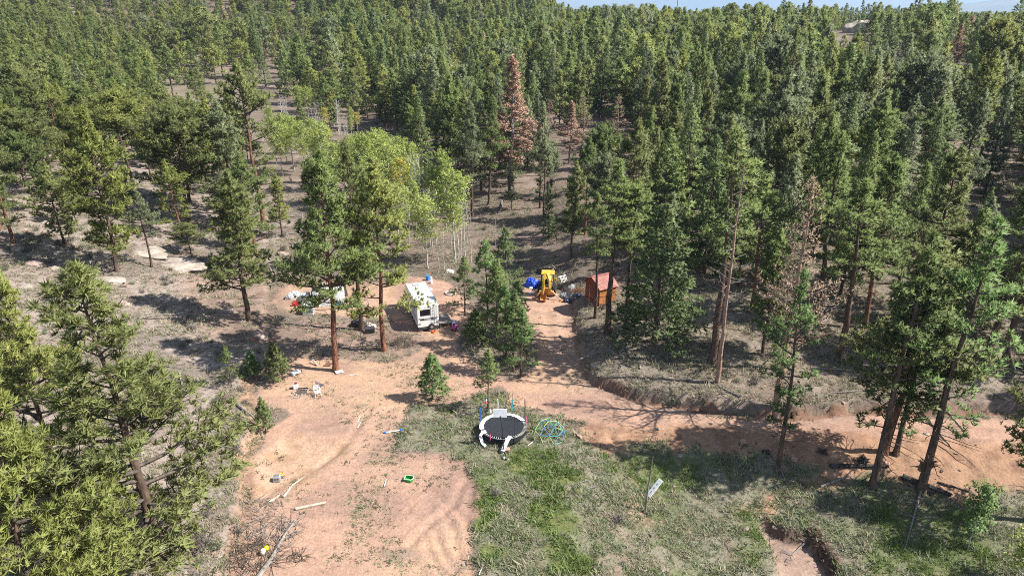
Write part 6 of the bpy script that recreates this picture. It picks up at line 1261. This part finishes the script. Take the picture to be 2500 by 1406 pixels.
# ------------------------------------------------------------------ far cabin, wires
p = G(1118, 141); t = thing('cabin', 'small pale green cabin with a light flat roof among far trees', 'cabin', p, -.35)
MB().box((0, 0, 1.6), (5.0, 4.2, 3.2)).obj('wall', mat('pale_green_siding', (.28, .36, .35), .7, .1), t); mb = MB(); mb.box((-.1, 0, 3.35), (6.0, 5.2, .28), ry=.10); mb.obj('roof', mat('light_roof', (.45, .42, .40), .7, .12), t); MB().box((-.1, -2.62, 3.3), (6.0, .06, .34), ry=.10).obj('fascia', WPLAS, t)
MB().box((1.2, -2.12, 1.7), (1.4, .06, 1.1)).obj('window', DGLASS, t); MB().box((-1.3, -2.12, 1.1), (.95, .06, 2.1)).obj('door', DGREY, t)
for i in range(2):
    pts = []
    for k in range(13):
        s_ = k / 12; X = 12 + 60 * s_; Y = 300 + 25 * s_ + i * 1.2; zz = 31.2 + i * .5 + 2.6 * (s_ ** 2.0) + .8 * s_
        pts.append((X, Y, zz))
    # wires run on to poles hidden by trees
    o = MB().tube(pts, .035, 4).obj('power_line', LGREY); tag(o, ['lower of two thin power wires crossing above the far forest', 'upper of two thin power wires crossing above the far forest'][i], 'wire')
for s_ in (0, 1):
    X = 12 + 60 * s_; Y = 300.6 + 25 * s_; zt = 31.2 + 3.4 * s_ + .9; zb = hz(X, Y); t = thing('utility_pole', ['wooden utility pole at the lower end of the wires', 'wooden utility pole at the upper end of the wires'][s_], 'pole', (X, Y, zb)); MB().tube([(0, 0, -.5), (0, 0, zt - zb)], [.16, .11], 8).obj('shaft', BARK_BROWN, t); MB().box((0, 0, zt - zb - .45), (.12, 1.9, .12)).obj('crossarm', BARK_BROWN, t)

# ------------------------------------------------------------------ ground cover
def tuft_mesh(name, seed, n, ln, wd, spread, m_, flat=0.0):
    r = np.random.default_rng(seed); V = []; Fc = []; tn = []
    for i in range(n):
        a = r.uniform(0, 6.28); e = r.uniform(.35, 1.3) * (1 - flat); d = np.array([math.cos(a) * math.cos(e), math.sin(a) * math.cos(e), math.sin(e)]); p0 = np.append(r.normal(size=2) * spread, -.01); s_ = np.array([-math.sin(a), math.cos(a), 0]) * wd / 2; l = ln * r.uniform(.6, 1.1)
        V += [p0 - s_, p0 + s_, p0 + d * l]; Fc.append((3 * i, 3 * i + 1, 3 * i + 2)); tn += [np.clip(r.normal() * .2 + .5, 0, 1)] * 3
    return mk_mesh(name, np.array(V), Fc, [m_], None, np.array(tn))
foliage('grass_dry', (.21, .18, .12), (.44, .39, .28), .8, .2); foliage('grass_sage', (.125, .15, .08), (.28, .305, .175), .8, .2); foliage('grass_green', (.09, .14, .035), (.22, .29, .075), .7, .3); foliage('scrub_grey', (.10, .085, .07), (.23, .20, .17), .9, .1); foliage('weed_dark', (.06, .06, .035), (.13, .12, .07), .9, .1)
src = [tuft_mesh('tuft_dry', 1, 14, .22, .035, .09, MATS['grass_dry']), tuft_mesh('tuft_dry', 2, 12, .28, .035, .06, MATS['grass_dry']), tuft_mesh('tuft_sage', 3, 14, .20, .04, .10, MATS['grass_sage']), tuft_mesh('tuft_sage', 4, 16, .24, .04, .12, MATS['grass_sage']), tuft_mesh('tuft_green', 5, 16, .20, .04, .11, MATS['grass_green']), tuft_mesh('tuft_green', 6, 18, .24, .045, .13, MATS['grass_green']), tuft_mesh('tuft_dark', 7, 12, .14, .05, .07, MATS['weed_dark'], .4)]
n = 190000; py = 24 + (RNG.random(n) ** 1.15) * 96; px = (RNG.random(n) * 2 - 1) * (.84 * py + 8)
BA = GridSample(bare); LU = GridSample(lush); GM = GridSample(gmask); CV = GridSample(col[:, 0] * 0 + nA)
b_ = BA(px, py); g_ = GM(px, py); l_ = LU(px, py); na_ = fbm(px, py, 4, 3, 91); nb_ = fbm(px, py, 1.1, 2, 92)
dens = np.where(g_ > .4, .95, .42) * (1 - b_ * .995) * (.25 + 1.5 * ss((nb_ - .38) * 5)); keep = RNG.random(n) < dens
u01 = RNG.random(n)
idx = np.where(l_ > .45, np.where(u01 < .8, 4 + (u01 * 10).astype(int) % 2, 3), np.where(g_ > .4, np.where(u01 < .30, (u01 * 20).astype(int) % 2, np.where(u01 < .86, 2 + (u01 * 20).astype(int) % 2, 4)), np.where(u01 < .62, (u01 * 20).astype(int) % 2, np.where(u01 < .85, 2 + (u01 * 30).astype(int) % 2, 6))))
idx = np.where((b_ > .5), 6, idx)
pz = HZ(px, py); k_ = np.nonzero(keep)[0]; sc = np.clip(np.exp(RNG.normal(size=len(k_)) * .38), .4, 2.6) * (.7 + .6 * na_[k_])
scatter('grass_tufts', src, np.stack([px[k_], py[k_], pz[k_]], 1), np.stack([RNG.normal(size=len(k_)) * .15, RNG.normal(size=len(k_)) * .15, RNG.uniform(0, 6.28, len(k_))], 1), np.stack([sc * 1.1, sc * 1.1, sc], 1), idx[k_], 'dry and green grass tufts growing over the open ground')
# sparse weeds trailing over the yard
wp = []
for (u0, v0, u1, v1, q) in [(1000, 1050, 860, 1330, 130), (960, 1040, 900, 1140, 90), (1100, 1130, 1040, 1200, 40), (860, 1180, 940, 1340, 90), (1000, 900, 1100, 990, 120), (620, 1100, 760, 1240, 60), (1100, 960, 1290, 1000, 120), (1300, 1010, 1480, 1120, 200), (950, 860, 1000, 930, 60), (800, 1350, 1150, 1400, 60), (700, 930, 1000, 1050, 120), (1290, 760, 1420, 960, 60)]:
    for k in range(q): s_ = random.random(); wp.append((u0 + (u1 - u0) * s_ + random.gauss(0, 30), v0 + (v1 - v0) * s_ + random.gauss(0, 16)))
xy = np.array([unp(*q) for q in wp]); zz = HZ(xy[:, 0], xy[:, 1]); sc = RNG.uniform(.5, 1.35, len(xy))
scatter('weeds', [src[6], src[6], tuft_mesh('weed_sage', 9, 22, .13, .05, .16, MATS['grass_sage'], .3)], np.column_stack([xy, zz]), np.column_stack([np.zeros((len(xy), 2)), RNG.uniform(0, 6.28, len(xy))]), np.column_stack([sc * 1.3, sc * 1.3, sc]), RNG.integers(0, 3, len(xy)), 'small dark weeds dotted over the bare yard')
# grey scrub and needle litter twigs
def shrub_mesh(seed, m_, R=.5, n=70, leafy=0):
    r = np.random.default_rng(seed); t = TM(seed)
    for i in range(n):
        a = r.uniform(0, 6.28); e = r.uniform(.15, 1.2); q = curve_pts((r.normal() * .06, r.normal() * .06, 0), a, e, e + .2, R * r.uniform(.5, 1.1), 2, r, .3); t.tube(q, [.012, .008, .003], 3)
        if leafy and r.random() < leafy: t.tuft(q[-1], np.array([0, 0, 1.0]), .13, .5)
    nV, nF, tn = t.needles(7, .3, 1.2) ; wV = np.concatenate(t.wV); k = len(nV)
    return mk_mesh('shrub', np.concatenate([nV, wV]) if k else wV, [tuple(a) for a in nF.tolist()] + [tuple(q + k for q in f) for f in t.wF], [m_, BARK_GREY], [0] * len(nF) + [1] * len(t.wF), np.concatenate([tn, np.zeros(len(wV))]))
sh = [shrub_mesh(1, MATS['scrub_grey'], .5, 80, .3), shrub_mesh(2, MATS['scrub_grey'], .45, 70, .6), shrub_mesh(3, MATS['grass_sage'], .4, 50, .9)]
n = 5200; py = 26 + RNG.random(n) * 170; px = (RNG.random(n) * 2 - 1) * (.84 * py + 8); dL_ = sdf(px, py, LEFT); nn_ = fbm(px, py, 7, 3, 95)
keep = (BA(px, py) < .15) & (RNG.random(n) < np.where(dL_ > 0, .75, .16) * ss((nn_ - .36) * 6)) & ~((GM(px, py) > .4) & (RNG.random(n) < .6)); k_ = np.nonzero(keep)[0]; sc = RNG.uniform(.5, 1.5, len(k_))
scatter('scrub', sh, np.column_stack([px[k_], py[k_], HZ(px[k_], py[k_])]), np.column_stack([np.zeros((len(k_), 2)), RNG.uniform(0, 6.28, len(k_))]), np.column_stack([sc, sc, sc]), RNG.integers(0, 3, len(k_)), 'low grey scrub bushes scattered over the dry slopes')
n = 9000; py = 26 + RNG.random(n) ** 1.3 * 110; px = (RNG.random(n) * 2 - 1) * (.84 * py + 8); keep = (RNG.random(n) < np.where(sdf(px, py, LEFT) > 0, .75, .22) * (1 - .85 * BA(px, py)) + .5 * ss(sdf(px, py, BANKDIRT) / 1)); k_ = np.nonzero(keep)[0]; sc = np.exp(RNG.normal(size=len(k_)) * .55) * .055
def stone_src(seed, m_): V_, F_ = rock_mesh(seed, 1, .8, .6, .25, 1, .4); return mk_mesh('stone', np.array([tuple(q) for q in V_]), F_, [m_])
scatter('gravel', [stone_src(1, ROCKP), stone_src(2, ROCKW), stone_src(3, ROCKO), stone_src(4, ROCKD)], np.column_stack([px[k_], py[k_], HZ(px[k_], py[k_]) + sc * .2]), RNG.uniform(0, 6.28, (len(k_), 3)) * [.05, .05, 1], np.column_stack([sc * 1.3, sc, sc]), RNG.integers(0, 4, len(k_)), 'loose stones and gravel over the slopes and the red bank')
n = 7000; py = 34 + RNG.random(n) * 80; px = (RNG.random(n) * 2 - 1) * (.84 * py + 6); keep = (BA(px, py) < .5) & ((GM(px, py) < .3) | (RNG.random(n) < .1)); k_ = np.nonzero(keep)[0]
def stick(seed):
    r = np.random.default_rng(seed); t = TM(seed); q = curve_pts((0, 0, .02), 0, .02, .02, .9, 3, r, .3); t.tube(q, [.015, .013, .009, .004], 3); t.tube(curve_pts(q[1], .8, .1, .1, .3, 2, r), [.009, .007, .003], 3); return mk_mesh('stick', np.concatenate(t.wV), t.wF, [BARK_GREY if seed % 2 else LIMB])
scatter('twigs', [stick(1), stick(2), stick(3)], np.column_stack([px[k_], py[k_], HZ(px[k_], py[k_]) + .01]), np.column_stack([np.zeros((len(k_), 2)), RNG.uniform(0, 6.28, len(k_))]), np.column_stack([RNG.uniform(.4, 1.6, len(k_))] * 3), RNG.integers(0, 3, len(k_)), 'fallen twigs lying on the forest litter')
n = 2600; py = 50 + RNG.random(n) * 170; px = (RNG.random(n) * 2 - 1) * (.84 * py + 6); keep = (BA(px, py) < .1) & (GM(px, py) < .2) & (fbm(px, py, 9, 2, 97) > .5); k_ = np.nonzero(keep)[0]
def deadlog(seed):
    r = np.random.default_rng(seed); t = TM(seed); q = curve_pts((0, 0, .08), 0, .0, .0, 4.5, 4, r, .06); t.tube(q, [.11, .10, .09, .07, .04], 6)
    for k in range(7): t.tube(curve_pts(q[1 + k % 3], r.uniform(0, 6.28), .3, .3, .6, 2, r), [.02, .012, .004], 3)
    return mk_mesh('deadfall', np.concatenate(t.wV), t.wF, [BARK_GREY if seed % 2 else BARK_BROWN])
k_ = k_[:420]
scatter('deadfall', [deadlog(1), deadlog(2), deadlog(3)], np.column_stack([px[k_], py[k_], HZ(px[k_], py[k_]) + .02]), np.column_stack([np.zeros((len(k_), 2)), RNG.uniform(0, 6.28, len(k_))]), np.column_stack([RNG.uniform(.4, 1.3, len(k_))] * 3), RNG.integers(0, 3, len(k_)), 'many thin fallen stems lying across the forest floor')
# clods of the broken gully bank
r = random.Random(8); t = thing('broken_bank', 'dark broken earth clods under the undercut gully edge', 'earth bank', G(2030, 1350)); cm = [stone_src(11, CLOD), stone_src(12, CLOD), stone_src(13, CLOD)]
for k in range(70):
    s_ = r.random(); u = 1985 + 75 * s_ + r.gauss(0, 9) - 12 * r.random(); v = 1292 + 120 * s_ + r.gauss(0, 6); q = G(u, v); o = bpy.data.objects.new('clod', cm[k % 3]); COL.objects.link(o); o.parent = t; o.location = q - t.location; s2 = r.uniform(.10, .28); o.scale = (s2, s2, s2 * .9); o.rotation_euler = (r.random(), r.random(), r.random() * 6)

# ------------------------------------------------------------------ thin air haze over the whole valley
hb = MB().box((0, 1000, 190), (29000, 28500, 530)).obj('haze', bpy.data.materials.new('haze_air'), None); hm = hb.data.materials[0]; hm.use_nodes = True; hn = hm.node_tree
hn.nodes.remove(hn.nodes['Principled BSDF']); pv = hn.nodes.new('ShaderNodeVolumePrincipled'); pv.inputs['Color'].default_value = (.60, .78, 1, 1); pv.inputs['Density'].default_value = .00010; pv.inputs['Anisotropy'].default_value = .2
hn.links.new(pv.outputs[0], hn.nodes['Material Output'].inputs['Volume']); tag(hb, kind='stuff'); hb['label'] = 'thin pale air haze over the valley'
